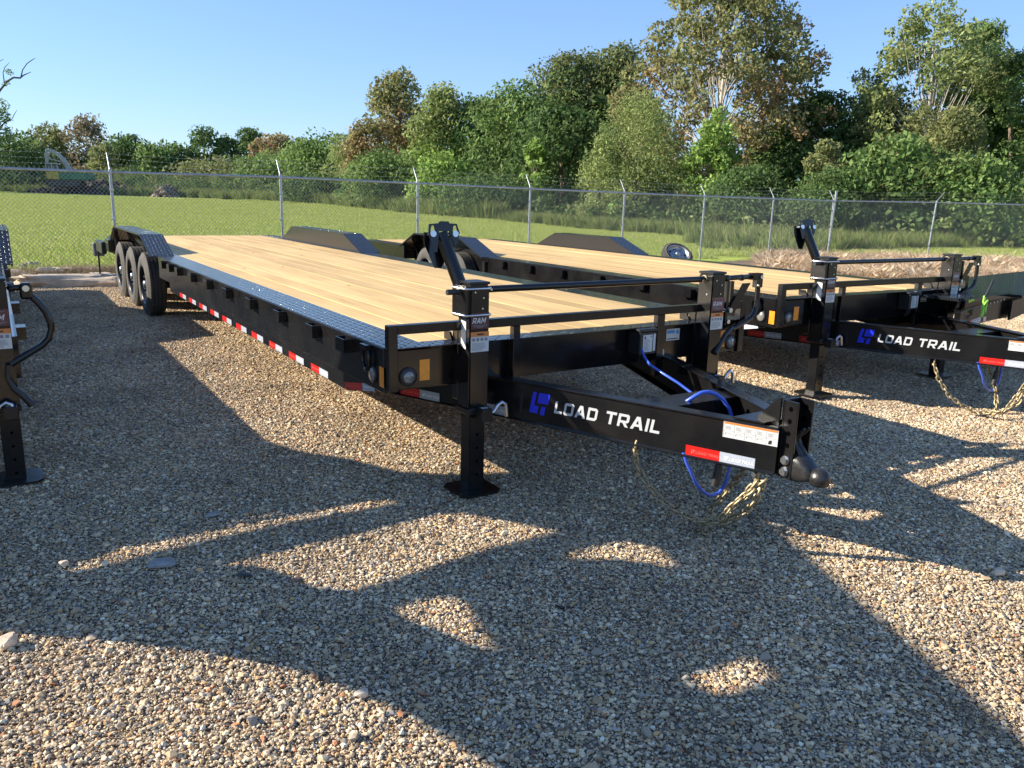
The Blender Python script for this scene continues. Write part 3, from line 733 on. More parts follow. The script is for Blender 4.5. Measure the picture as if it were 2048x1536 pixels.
    # blue round label and registration sticker on the front channel
    MB().extr([rect(0, 0, .115, .075)], .0005, frame((.655, .0735, .70), (1, 0, 0), (0, 0, 1))).build('info_sticker', STK, root)
    q = MB(); q.extr([rect(.006, .046, .07, .066)], .0005, frame((.655, .0725, .70), (1, 0, 0), (0, 0, 1))); q.extr([circ(.095, .052, .013)], .0005, frame((.655, .0725, .70), (1, 0, 0), (0, 0, 1))); q.extr([rect(.006, .008, .1, .014)], .0005, frame((.655, .0725, .70), (1, 0, 0), (0, 0, 1)), m=1)
    q.build('fine_print', [STKB, INK], root)
    MB().extr([circ(0, 0, .032, 20)], .0005, frame((.615, .0735, .625), (1, 0, 0), (0, 0, 1))).build('round_sticker', STK, root)
    return j1, j2

def hoses(root, full=True):
    if full:
        q = MB(); q.tube([(-.06, -.78, .52), (-.045, -.82, .59), (-.02, -.855, .625), (.01, -.865, .639), (.045, -.875, .642), (.09, -.885, .628), (.13, -.90, .598), (.16, -.92, .55), (.175, -.94, .48)], .0105, 10)
        q.build('blue_hose', HOSE, root); q = MB()
        q.tube([(.36, -.02, .70), (.30, -.12, .66), (.24, -.24, .64), (.22, -.36, .62), (.25, -.46, .58), (.29, -.54, .53), (.27, -.60, .50)], .0075, 8)
        q.build('blue_hose', HOSE, root)
    q = MB(); q.tube([(-.245, -1.02, .41), (-.235, -1.035, .36), (-.212, -1.05, .31), (-.180, -1.05, .255), (-.135, -1.05, .210), (-.09, -1.05, .180), (-.05, -1.05, .168), (-.01, -1.05, .172), (.022, -1.05, .198), (.042, -1.05, .24), (.052, -1.05, .30), (.054, -1.05, .40)], .0085, 10); q.build('blue_hose', HOSE, root)
    q = MB(); q.tube([(-.045, -1.07, .40), (-.050, -1.07, .33)], .010, 12); q.tube([(-.050, -1.07, .335), (-.055, -1.07, .29), (-.066, -1.068, .225)], [.0165, .019, .020], 14); q.build('trailer_plug', BLKP, root)
    q = MB(); q.cyl((-.085, -1.33, .375), (-.12, -1.335, .375), .012, 12); q.build('chain_bolt', ZINC, root)

# ------------------------------------------------------------------ the place: ground
def sheet(name, xs, ys, mat, dz=0.0, kind='structure', keep=None):
    vs = []; fs = []; nx = len(xs)
    for y in ys:
        for x in xs: vs.append((x, y, zt(x, y)+dz))
    for j in range(len(ys)-1):
        for i in range(nx-1):
            if keep and not keep((xs[i]+xs[i+1])/2, (ys[j]+ys[j+1])/2): continue
            fs.append((j*nx+i, j*nx+i+1, (j+1)*nx+i+1, (j+1)*nx+i))
    q = MB().add(vs, fs, sm=True); o = q.build(name, mat); o['kind'] = kind; return o
def grass_ground():
    m, t, b, N = nmat('grass_ground'); oc = objco(t)
    n = noise(t, .35, 5, .6, oc); n2 = noise(t, 7, 4, .7, oc)
    r = ramp(t, n.outputs[0], [(.3, (.26, .34, .07)), (.55, (.35, .43, .10)), (.75, (.44, .47, .16))])
    r2 = ramp(t, n2.outputs[0], [(.3, (.6, .62, .55)), (.7, (1.25, 1.2, 1.1))])
    mx = N('ShaderNodeMix'); mx.data_type = 'RGBA'; mx.blend_type = 'MULTIPLY'; mx.inputs[0].default_value = 1
    lk(t, r.outputs[0], mx.inputs[6]); lk(t, r2.outputs[0], mx.inputs[7]); lk(t, mx.outputs[2], b.inputs['Base Color'])
    b.inputs['Roughness'].default_value = .95; b.inputs['Specular IOR Level'].default_value = .1
    bump(t, b, n2.outputs[0], .8, .06); return m
def gravel_ground():
    m, t, b, N = nmat('gravel_bed'); oc = objco(t)
    v = N('ShaderNodeTexVoronoi'); v.inputs['Scale'].default_value = 62; lk(t, oc, v.inputs['Vector'])
    sp = N('ShaderNodeSeparateColor'); lk(t, v.outputs['Color'], sp.inputs[0])
    r = ramp(t, sp.outputs[0], [(.0, (.10, .075, .05)), (.3, (.20, .16, .11)), (.6, (.30, .25, .18)), (.85, (.22, .12, .06)), (1, (.42, .38, .32))])
    n = noise(t, .6, 4, .6, oc); r2 = ramp(t, n.outputs[0], [(.3, (.7, .7, .7)), (.7, (1.1, 1.08, 1.0))])
    mx = N('ShaderNodeMix'); mx.data_type = 'RGBA'; mx.blend_type = 'MULTIPLY'; mx.inputs[0].default_value = 1
    lk(t, r.outputs[0], mx.inputs[6]); lk(t, r2.outputs[0], mx.inputs[7]); lk(t, mx.outputs[2], b.inputs['Base Color'])
    b.inputs['Roughness'].default_value = .9
    inv = math_(t, 'SUBTRACT', 1, v.outputs['Distance']); bump(t, b, inv, 1, .012); return m
def dirt_mat():
    return plain('dry_soil', (.20, .145, .095), .95, 0, .35, nscale=5, bmp=1, bs=30)
def frange(a, b, s):
    out = []; v = a
    while v < b+1e-6: out.append(v); v += s
    return out
xs = [-900, -400, -200, -120, -80]+frange(-60, 60, 2.0)+[80, 120, 200, 400, 900]
ys = [-60, -30, -10]+frange(0, 60, 2.0)+[70, 90, 120, 160, 220, 320, 500, 900]
sheet('ground', xs, ys, grass_ground(), -.020)
FD = Vector((2.495, 1.753)).normalized(); FN = Vector((-FD.y, FD.x)); FP0 = Vector((-7.18, 14.55))
CORNER = FP0+FD*3.05*7
def beyond(x, y):
    """metres past the fence (positive = field side)"""
    return (Vector((x, y))-FP0).dot(FN)
def in_lot(x, y): return beyond(x, y) < -.55 and y < 25.6
lx = frange(-24, 24, .5); ly = frange(-12, 26, .5)
def gravel_edge(x, y): return in_lot(x, y) and beyond(x, y) < -.9+.35*math.sin(x*1.3)+.2*math.sin(x*3.1+y) and not (x > 5 and y > 17.0+.4*math.sin(x*1.7)+max(0, (9-x))*.8)
sheet('gravel_lot', lx, ly, gravel_ground(), -.009, keep=gravel_edge)
sheet('soil_verge', frange(-24, 24, .5), frange(8, 27, .5), dirt_mat(), -.0135, keep=lambda x, y: beyond(x, y) < -.05+.3*math.sin(x*.9) and beyond(x, y) > (-2.6 if x < 2 else -9) and y < 26.2)

# ------------------------------------------------------------------ instancer
def points_obj(name, pts, protos, label=None, cat=None, kind='stuff'):
    """pts: (x,y,z,rx,ry,rz,scale,index); protos: mesh objects instanced by geometry nodes"""
    P = np.array(pts, dtype=np.float32); n = len(P)
    me = bpy.data.meshes.new(name); me.vertices.add(n); me.vertices.foreach_set('co', P[:, :3].ravel())
    for nm, ty, dat in (('rot', 'FLOAT_VECTOR', P[:, 3:6]), ('sc', 'FLOAT', P[:, 6]), ('ix', 'INT', P[:, 7].astype(np.int32))):
        a = me.attributes.new(nm, ty, 'POINT'); a.data.foreach_set('vector' if ty == 'FLOAT_VECTOR' else 'value', np.ascontiguousarray(dat).ravel())
    o = bpy.data.objects.new(name, me); C.objects.link(o)
    g = bpy.data.node_groups.new(name, 'GeometryNodeTree')
    g.interface.new_socket('Geometry', in_out='INPUT', socket_type='NodeSocketGeometry'); g.interface.new_socket('Geometry', in_out='OUTPUT', socket_type='NodeSocketGeometry')
    gi = g.nodes.new('NodeGroupInput'); go = g.nodes.new('NodeGroupOutput'); jn = g.nodes.new('GeometryNodeJoinGeometry')
    def na(nm, ty):
        q = g.nodes.new('GeometryNodeInputNamedAttribute'); q.data_type = ty; q.inputs[0].default_value = nm; return [s for s in q.outputs if s.enabled][0]
    rot, scl, ix = na('rot', 'FLOAT_VECTOR'), na('sc', 'FLOAT'), na('ix', 'INT')
    for k, pr in enumerate(protos):
        oi = g.nodes.new('GeometryNodeObjectInfo'); oi.inputs['Object'].default_value = pr; oi.inputs['As Instance'].default_value = True
        ip = g.nodes.new('GeometryNodeInstanceOnPoints'); cmp = g.nodes.new('FunctionNodeCompare'); cmp.data_type = 'INT'; cmp.operation = 'EQUAL'
        ii = [s for s in cmp.inputs if s.enabled]
        g.links.new(ix, ii[0]); ii[1].default_value = k
        g.links.new(gi.outputs[0], ip.inputs['Points']); g.links.new(cmp.outputs[0], ip.inputs['Selection']); g.links.new(oi.outputs['Geometry'], ip.inputs['Instance'])
        g.links.new(rot, ip.inputs['Rotation']); g.links.new(scl, ip.inputs['Scale']); g.links.new(ip.outputs[0], jn.inputs[0])
    g.links.new(jn.outputs[0], go.inputs[0])
    md = o.modifiers.new('scatter', 'NODES'); md.node_group = g
    return tag(o, label, cat, kind=kind)

def np_mesh(name, V, Fc, mat, col=None, smooth=False):
    """V (n,3), Fc (m,k) equal sized faces, col (n,3)"""
    me = bpy.data.meshes.new(name); k = Fc.shape[1]; m = len(Fc)
    me.vertices.add(len(V)); me.vertices.foreach_set('co', np.ascontiguousarray(V, dtype=np.float32).ravel())
    me.loops.add(m*k); me.loops.foreach_set('vertex_index', Fc.astype(np.int32).ravel())
    me.polygons.add(m); me.polygons.foreach_set('loop_start', np.arange(0, m*k, k, dtype=np.int32))
    me.polygons.foreach_set('use_smooth', np.full(m, smooth))
    if col is not None:
        a = me.color_attributes.new('Col', 'FLOAT_COLOR', 'POINT'); a.data.foreach_set('color', np.hstack([col, np.ones((len(V), 1))]).astype(np.float32).ravel())
    me.materials.append(mat); me.update(); me.validate(); return me
rng = np.random.default_rng(11)
def ico(sub):
    bm = bmesh.new(); bmesh.ops.create_icosphere(bm, subdivisions=sub, radius=1); V = np.array([v.co[:] for v in bm.verts]); Fc = np.array([[v.index for v in f.verts] for f in bm.faces]); bm.free(); return V, Fc
PAL = np.array([(.47, .36, .22), (.40, .30, .18), (.56, .46, .31), (.31, .22, .13), (.50, .31, .13), (.38, .16, .07), (.31, .29, .26), (.17, .155, .14), (.60, .54, .44), (.48, .40, .30), (.60, .49, .33), (.12, .095, .08), (.53, .43, .29), (.36, .30, .23)])
PAL = (PAL*.94+PAL.mean(1, keepdims=True)*.12)*np.array([1.04, 1.0, .93])
PW = np.array([.16, .13, .13, .07, .06, .02, .09, .05, .05, .08, .06, .03, .05, .08]); PW /= PW.sum()
STONE = attr_mat('river_gravel', .78, nz=.22, nscale=220, spec=.3)
def place_tone(m, lo, hi, scale):
    t = m.node_tree; b = t.nodes['Principled BSDF']; src = b.inputs['Base Color'].links[0].from_socket
    ge = t.nodes.new('ShaderNodeNewGeometry'); n = noise(t, scale, 5, .6, ge.outputs['Position']); r = ramp(t, n.outputs[0], [(.32, lo), (.68, hi)])
    mx = t.nodes.new('ShaderNodeMix'); mx.data_type = 'RGBA'; mx.blend_type = 'MULTIPLY'; mx.inputs[0].default_value = 1
    lk(t, src, mx.inputs[6]); lk(t, r.outputs[0], mx.inputs[7]); lk(t, mx.outputs[2], b.inputs['Base Color'])
place_tone(STONE, (.76, .75, .74), (1.16, 1.15, 1.12), 1.3)
def rand_rot(n, g):
    a = g.uniform(0, 2*np.pi, n); c, s = np.cos(a), np.sin(a)
    M = np.zeros((n, 3, 3)); M[:, 0, 0] = c; M[:, 0, 1] = -s; M[:, 1, 0] = s; M[:, 1, 1] = c; M[:, 2, 2] = 1
    b = g.normal(0, .35, n); cb, sb = np.cos(b), np.sin(b); T = np.zeros((n, 3, 3)); T[:, 0, 0] = 1; T[:, 1, 1] = cb; T[:, 1, 2] = -sb; T[:, 2, 1] = sb; T[:, 2, 2] = cb
    return M @ T
def stone_tile(name, size, n, sub, dmean, seed, zspread=.008):
    g = np.random.default_rng(seed); V0, F0 = ico(sub); nv = len(V0)
    shp = []
    for k in range(14):
        P = V0.copy(); d = g.normal(0, 1, (6, 3)); d /= np.linalg.norm(d, axis=1)[:, None]
        for q in d: h = P @ q; c = g.uniform(.35, .75); P -= np.outer(np.maximum(h-c, 0)*.95, q)
        shp.append(P)
    shp = np.array(shp); pick = g.integers(0, 14, n)
    r = dmean/2*np.exp(g.normal(0, .5, n)); r = np.clip(r, .0025, dmean*1.5)
    S = np.stack([r*g.uniform(.9, 1.45, n), r*g.uniform(.75, 1.05, n), r*g.uniform(.45, .8, n)], 1)
    V = shp[pick]*S[:, None, :]; V = np.einsum('nij,nkj->nki', rand_rot(n, g), V)
    pos = np.stack([g.uniform(-size/2, size/2, n), g.uniform(-size/2, size/2, n), g.uniform(0, zspread, n)+.3*r], 1)
    V += pos[:, None, :]
    col = PAL[g.choice(len(PAL), n, p=PW)]*g.uniform(.85, 1.4, (n, 1)); col = np.repeat(np.clip(col, 0, .8), nv, 0)
    Fc = (F0[None]+(np.arange(n)*nv)[:, None, None]).reshape(-1, 3)
    return bpy.data.objects.new(name, np_mesh(name, V.reshape(-1, 3), Fc, STONE, col, smooth=sub > 1))
near = [stone_tile('gravel_tile', .6, 7600, 1, .0082, 100, .007), stone_tile('gravel_tile', .6, 7600, 1, .0086, 101, .007), stone_tile('gravel_tile', .6, 6500, 0, .0092, 102, .007), stone_tile('gravel_tile', .6, 6500, 0, .0096, 105, .007)]
coarse = [stone_tile('coarse_gravel_tile', .6, 110, 1, .0145, 103, .005), stone_tile('coarse_gravel_tile', .6, 50, 1, .0155, 104, .005)]
pts = []; pc = []
g_ = random.Random(5)
T = .6
for i in range(-40, 46):
    for j in range(0, 46):
        x, y = (i+.5)*T, .6+(j+.5)*T
        if abs(x) > .75*y+1.2 or not gravel_edge(x, y): continue
        if y > 21: continue
        pts.append((x, y, zt(x, y)-.010, 0, 0, g_.randrange(4)*math.pi/2, 1.0, g_.randrange(2)+(2 if y > 4.6 else 0)))
        if y < 11:
            pc.append((x, y, zt(x, y)-.006, 0, 0, g_.randrange(4)*math.pi/2, 1.0, g_.randrange(2) if y > 3.2 else 0))
points_obj('gravel', pts, near, 'small brown tan and grey river pebbles covering the whole lot', 'gravel')
points_obj('coarse_gravel', pc, coarse, 'larger rounded stones scattered among the small gravel', 'gravel')

# ------------------------------------------------------------------ trailers
T1 = trailer('flatbed_trailer', 'triple axle black flatbed trailer with pale wood deck, nearest, white lettering fully in view',
             .4676, 4.6159, .5828, .0042, 10.40, (7.10, 8.08, 9.06), (6.156, 6.759, 8.934, 9.43))
front_gear(T1); tongue(T1); hoses(T1)
chain_between(T1, [(-.34, -.79, .372), (-.337, -.80, .31), (-.322, -.83, .242), (-.294, -.90, .168), (-.252, -1.0, .112), (-.202, -1.118, .086), (-.155, -1.228, .118), (-.121, -1.31, .183), (-.105, -1.347, .249), (-.091, -1.37, .345)])
chain_between(T1, [(-.10, -1.345, .35), (-.13, -1.31, .27), (-.17, -1.26, .19), (-.20, -1.24, .14), (-.18, -1.27, .20), (-.13, -1.33, .29), (-.085, -1.38, .36)])
chain_between(T1, [(.0, -1.20, .36), (.02, -1.10, .22), (-.02, -1.02, .08), (-.10, -1.05, .015), (-.16, -1.12, .015)])

T2 = trailer('flatbed_trailer', 'tandem axle black flatbed trailer with pale wood deck, parked right of the nearest one',
             3.218, 6.9959, .5498, .0104, 9.10, (5.62, 6.52), (4.724, 5.346, 6.794, 7.336))
T2.location.z = .017
front_gear(T2); tongue(T2); hoses(T2, False)
chain_between(T2, [(-.34, -.74, .35), (-.335, -.79, .24), (-.30, -.87, .12), (-.24, -.95, .05), (-.18, -1.02, .016), (-.145, -1.10, .014), (-.14, -1.20, .05), (-.13, -1.28, .14), (-.12, -1.34, .25), (-.11, -1.37, .34)])
chain_between(T2, [(-.10, -1.345, .35), (-.16, -1.33, .27), (-.20, -1.30, .17), (-.26, -1.27, .08), (-.20, -1.33, .15), (-.15, -1.36, .25), (-.085, -1.38, .36)])
chain_between(T2, [(-.05, -.99, .36), (-.04, -1.06, .24), (-.05, -1.10, .12), (-.10, -1.14, .02)])

# gooseneck trailer at the left edge: mostly outside the frame, its unseen neck is shaped to throw the long shadows
c1, s1 = math.cos(.5828), math.sin(.5828)
def t1w(x, y): return (.4676+x*c1-y*s1, 4.6159+x*s1+y*c1)
gx, gy = t1w(-4.125, 1.40)
T0 = trailer('gooseneck_trailer', 'black gooseneck trailer cut off by the left edge, only crank and jack showing',
             gx, gy, .5728, .0042, 9.25, (5.50, 6.32), (4.60, 5.15, 6.55, 7.35), zoff=-.05, rail=False, zf=1.13)
j0 = jack(T0, 1.215, -.085, zoff=-.05, pdx=-.075)
jack(T0, -1.215, -.085, zoff=-.05)
q = MB(); q.cyl((-1.15, -.07, 1.09), (1.15, -.07, 1.09), .0185, 14); q.build('cross_shaft', PAINT, T0)
x0 = 1.2735; y = -.12
q = MB(); q.cyl((x0, y, 1.09), (x0+.09, y, 1.09), .0165, 12); q.box(x0+.055, x0+.115, y-.03, y+.03, 1.03, 1.115); gr = q.build('crank_shaft', PAINT, j0, bevel=.012)
MB().cyl((x0+.085, y-.031, 1.088), (x0+.085, y-.036, 1.088), .016, 20).build('bolt', ZINC, gr)
q = MB(); q.tube([(x0+.10, y, 1.05), (x0+.135, y, 1.01), (x0+.165, y, .96), (x0+.182, y, .90), (x0+.182, y, .86), (x0+.165, y, .815), (x0+.13, y, .78), (x0+.06, y-.01, .74), (x0-.02, y-.02, .695)], .018, 12); q.build('crank_handle', PAINT, gr)
q = MB(); q.tube([(x0-.03, y-.06, .70), (x0-.04, y-.06, .63), (x0-.02, y-.06, .575), (x0+.02, y-.06, .53), (x0+.055, y-.06, .475)], [.012, .013, .016, .018, .019], 12); q.build('hand_grip', BLKP, gr)
# neck: guessed unseen plate, outline and openings shaped to cast the gravel's shadow pattern
outer = [(.33, .45), (.33, .66), (.31, .83), (.25, 1.0), (.20, 1.08), (.14, 1.16), (.05, 1.22), (-.09, 1.28), (-.24, 1.32), (-.45, 1.36), (-1.6, 1.45), (-1.6, 1.90), (-.42, 2.158), (-.10, 2.22), (.29, 2.30), (.80, 2.40), (1.53, 2.55), (1.92, 2.63), (2.37, 2.48), (2.53, 2.40), (2.64, 2.23), (2.52, 1.97), (2.54, 1.83), (2.77, 1.73), (2.89, 1.61), (3.16, 1.52), (3.9, 1.38), (3.9, .45)]
holes = [[(.91, .785), (.90, .825), (1.165, 1.01), (1.60, 1.36), (1.96, 1.70), (2.02, 1.70), (1.72, 1.345), (1.285, .995)],
         [(1.02, 1.13), (1.45, 1.49), (1.81, 1.78), (1.84, 1.85), (1.63, 2.02), (1.37, 1.79), (.94, 1.47), (.81, 1.36), (.83, 1.30), (.98, 1.25), (1.05, 1.20)],
         [(1.26, 1.93), (1.40, 2.02), (1.51, 2.14), (1.44, 2.19), (1.18, 2.15), (1.25, 2.11), (1.27, 2.04)],
         [(.65, 1.42), (.73, 1.48), (.81, 1.57), (.74, 1.58), (.31, 1.53), (.35, 1.51), (.48, 1.47), (.55, 1.43)],
         [(.20, 1.82), (.30, 1.93), (.36, 1.99), (.24, 1.98), (.14, 1.89), (.08, 1.83), (.13, 1.81)]]
# plane x = 0 of the gooseneck; outline given in the row's own y measured from the first trailer's front
M = Matrix(((0, 0, 1, -.01), (1, 0, 0, -1.40), (0, 1, 0, .05), (0, 0, 0, 1)))
q = MB(); q.extr([outer]+holes, .02, M); nk = q.build('gooseneck', PAINT, T0)
q = MB(); q.cyl((0, -2.2, 1.0), (0, -2.2, 1.7), .06, 16); q.cyl((0, -2.2, .96), (0, -2.2, 1.06), .08, 16); q.build('neck_coupler', PAINT2, nk)

# tail of the first trailer: stowed ramp leg and lamp box
q = MB(); q.box(-1.385, -1.20, 9.62, 10.00, .62, .80); tb = q.build('tail_box', PAINT, T1, bevel=.01)
MB().box(-1.43, -1.36, 10.05, 10.75, .56, .74).build('tail_bracket', PAINT2, T1, bevel=.01)
q = MB(); q.box(-1.46, -1.30, 10.85, 10.98, .47, .68); q.build('tail_lamp_guard', plain('weathered_grey_steel', (.10, .11, .12), .5), T1, bevel=.015)
q = MB(); q.cyl((-1.40, 10.8, .58), (-1.40, 10.8, .16), .014, 8); q.box(-1.47, -1.33, 10.74, 10.86, .145, .165); q.build('drop_leg', PAINT2, T1)

# ------------------------------------------------------------------ black steel trailer at the right edge
P3 = gnd(1935, 600, .80)
T3 = thing('steel_deck_trailer', (P3.x, P3.y, 0), 'black steel deck trailer at the right edge with lime green strap on its beam', 'trailer', rot=(0, 0, .70), group='black flatbed trailers parked in a row on the gravel')
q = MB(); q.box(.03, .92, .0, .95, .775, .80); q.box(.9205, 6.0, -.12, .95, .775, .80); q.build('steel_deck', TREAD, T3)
q = MB(); q.extr([[(-.10, .535), (.50, .572), (3.0, .580), (3.0, .765), (.5, .745), (-.10, .70)]], .05, frame((0, .05, 0), (1, 0, 0), (0, 0, 1))); b3 = q.build('main_beam', PAINT, T3, bevel=.003)
q = MB(); q.extr([[(.92, .56), (1.3, .60), (1.3, .76), (.92, .74)]], .02, frame((0, -.03, 0), (1, 0, 0), (0, 0, 1))); q.build('side_plate', PAINT, T3)
tape_pair(b3, frame((-.03, -.0015, .545), (1, 0, .075), (-.075, 0, 1)), .19, .20, .055, letters=True)
q = MB()
for k in range(5): q.cyl((.5+.08*k, -.002, .742+.003*k), (.5+.08*k, -.012, .742+.003*k), .010, 8)
q.build('bolt', ZINC, T3)
q = MB(); q.box(-.2, 5.8, .60, .66, .50, .77); q.build('rear_beam', PAINT, T3)
for xx in (3.4, 4.3): 
    wq = MB(); wq.cyl((xx, .80, .37), (xx, .84, .37), .1, 12); wo_ = wq.build('axle', RIMB, T3)
LIME = plain('lime_green_strap', (.42, .80, .10), .6)
sx0 = .24
strap = thing('ratchet_strap', T3.matrix_basis @ Vector((sx0, -.03, .70)), 'lime green ratchet strap tied round the beam of the right edge trailer', 'strap', rot=(0, 0, .70))
q = MB(); q.box(-.022, .022, -.022, -.012, -.06, .13); q.box(-.034, .034, -.034, -.023, -.03, .02)
q.tube([(-.03, -.03, .05), (.0, -.045, .09), (.03, -.03, .04), (.0, -.04, -.02), (-.02, -.03, .03)], .008, 6); q.build('webbing', LIME, strap)
MB().box(-.03, .03, -.045, -.035, -.095, -.055).build('ratchet', ZINC, strap)
q = MB(); q.tube([(.0, -.02, .12), (.04, -.03, .19), (.09, -.03, .26)], .011, 8); q.build('handle', BLKP, strap)

# ------------------------------------------------------------------ chain link fence
fence = thing('chain_link_fence', (FP0.x, FP0.y, 0), 'long galvanised chain link fence with barbed wire arms running behind the trailers', 'fence')
fence2 = thing('chain_link_fence', (CORNER.x, CORNER.y, 0), 'short chain link fence stretch to the right of the thick corner post', 'fence')
def fpt(org, d, k, s=3.05): return Vector((d.x*s*k, d.y*s*k))
def fence_run(root, d, out, k0, k1, topz, corner_first=False, lean=0.0):
    s = 3.05; Lp = MB(); org = Vector((root.location.x, root.location.y))
    zb = lambda k: zt(org.x+d.x*s*k, org.y+d.y*s*k)
    for k in range(k0, k1+1):
        p = Vector((d.x*s*k, d.y*s*k)); z1 = topz(k); z0 = zb(k)-.1; thick = corner_first and k == 0
        lx_, ly_ = d.x*lean, d.y*lean
        q = MB(); q.tube([(p.x, p.y, z0), (p.x+lx_, p.y+ly_, z1)], .037 if thick else .026, 12)
        if thick: q.tube([(p.x+lx_, p.y+ly_, z1), (p.x+lx_, p.y+ly_, z1+.30)], .037, 12)
        po = q.build('corner_post' if thick else 'post', GALV, root)
        if not thick:
            q = MB(); q.tube([(p.x+lx_, p.y+ly_, z1-.02), (p.x+lx_, p.y+ly_, z1+.03)], .031, 10); q.tube([(p.x+lx_, p.y+ly_, z1+.02), (p.x+lx_+out.x*.19, p.y+ly_+out.y*.19, z1+.31)], [.016, .011], 8); q.build('barb_arm', GALV, po)
        q = MB()
        for zz in (.45, .95, 1.45): q.tube([(p.x-.03, p.y, z0+.1+zz), (p.x, p.y, z0+.1+zz+.006), (p.x+.03, p.y, z0+.1+zz)], .029, 6)
        q.build('wire_tie', ZINC, po)
        if k < k1:
            b = Vector((d.x*s*(k+1), d.y*s*(k+1))); z2 = topz(k+1)
            q = MB(); q.tube([(p.x+lx_, p.y+ly_, z1-.02), (b.x+lx_, b.y+ly_, z2-.02)], .021, 10); q.build('top_rail', GALV, root)
            # mesh wires
            q = MB(); H = z1-.02-zb(k)-.04; st = .072; n = int((s+H)/st); vs = []; fs = []
            def put(a, c, o_):
                A_ = Vector((p.x+d.x*a[0], p.y+d.y*a[0], zb(k)+.04+a[1]+(z2-z1)*a[0]/s)); B_ = Vector((p.x+d.x*c[0], p.y+d.y*c[0], zb(k)+.04+c[1]+(z2-z1)*c[0]/s))
                nn = Vector((-d.y, d.x, 0))*.0027; uu = (B_-A_).normalized().cross(nn).normalized()*.0027; o3 = Vector((-d.y, d.x, 0))*o_
                i = len(vs)
                for X_ in (A_, B_): vs.extend([X_+o3+nn, X_+o3-nn*.5+uu*.87, X_+o3-nn*.5-uu*.87])
                fs.extend([(i, i+1, i+4, i+3), (i+1, i+2, i+5, i+4), (i+2, i, i+3, i+5)])
            for m_ in range(n+1):
                c0 = m_*st
                x0_, z0_ = (c0, 0) if c0 < s else (s, c0-s); x1_, z1_ = (c0-H, H) if c0 > H else (0, c0)
                if abs(x0_-x1_) > .01:
                    put((x0_, z0_), (x1_, z1_), .003); put((s-x0_, z0_), (s-x1_, z1_), -.003)
            q.add(vs, fs)
            o = q.build('wire_mesh', GALVD, root); o['kind'] = 'stuff'
            q = MB()
            for j in range(43): 
                a = .036+j*.0715; P_ = Vector((p.x+d.x*a, p.y+d.y*a, z1+(z2-z1)*a/s)); q.tube([P_+Vector((0, 0, -.02)), P_+Vector((.008, 0, .04))], .002, 3, caps=False); q.tube([P_+Vector((0, 0, -.02)), P_+Vector((-.008, 0, .04))], .002, 3, caps=False)
            o = q.build('twisted_wire_ends', GALV, root); o['kind'] = 'stuff'
            for r_ in range(3):
                f_ = .35+.31*r_; q = MB(); pp = []
                for j in range(9):
                    t = j/8; pp.append((p.x+(b.x-p.x)*t+out.x*.19*f_, p.y+(b.y-p.y)*t+out.y*.19*f_, z1+(z2-z1)*t+.02+.29*f_-.035*4*t*(1-t)))
                q.tube(pp, .0020, 4, caps=False)
                for j in range(22):
                    t = (j+.5)/22; P_ = Vector((p.x+(b.x-p.x)*t+out.x*.19*f_, p.y+(b.y-p.y)*t+out.y*.19*f_, z1+(z2-z1)*t+.02+.29*f_-.035*4*t*(1-t)))
                    q.tube([P_+Vector((.008, 0, .012)), P_-Vector((.008, 0, .012))], .0012, 3, caps=False)
                q.build('barbed_wire', GALVD, root)
tops_ = {-2: 1.79, -1: 1.78, 0: 1.772, 1: 1.79, 2: 1.76, 3: 1.725, 4: 1.70, 5: 1.68, 6: 1.668, 7: 1.66}
fence_run(fence, FD, Vector((FN.x, FN.y)), -3, 7, lambda k: tops_.get(k, 1.79) if k < 7 else 1.66)
d2 = Vector((3.2, -.62)).normalized()
fence_run(fence2, d2, Vector((d2.x*1.2, .1)), 0, 3, lambda k: 1.66 if k == 0 else 1.70, corner_first=True, lean=.05)

# ------------------------------------------------------------------ plants
LEAF = attr_mat('foliage', .7, transl=.38, spec=.12)
BARK = plain('bark', (.16, .125, .09), .9, 0, .4, nscale=4, bmp=.8, bs=20)
PALEB = plain('pale_bark', (.46, .42, .36), .8, 0, .3, nscale=3)
KIND = {'dark': [(.060, .115, .026), (.105, .185, .042), (.08, .13, .03)], 'mid': [(.10, .18, .034), (.17, .27, .055), (.13, .19, .04)], 'bright': [(.16, .26, .03), (.25, .38, .06)],
        'willow': [(.17, .22, .05), (.25, .31, .085)], 'rust': [(.25, .155, .06), (.33, .25, .09), (.19, .18, .055), (.24, .20, .07)], 'olive': [(.14, .155, .042), (.21, .235, .07)],
        'brown': [(.22, .16, .09), (.17, .16, .07), (.25, .20, .11)]}
KIND = {k: [tuple((.80*c+.20*sum(q)/3)*1.28 for c in q) for q in v] for k, v in KIND.items()}
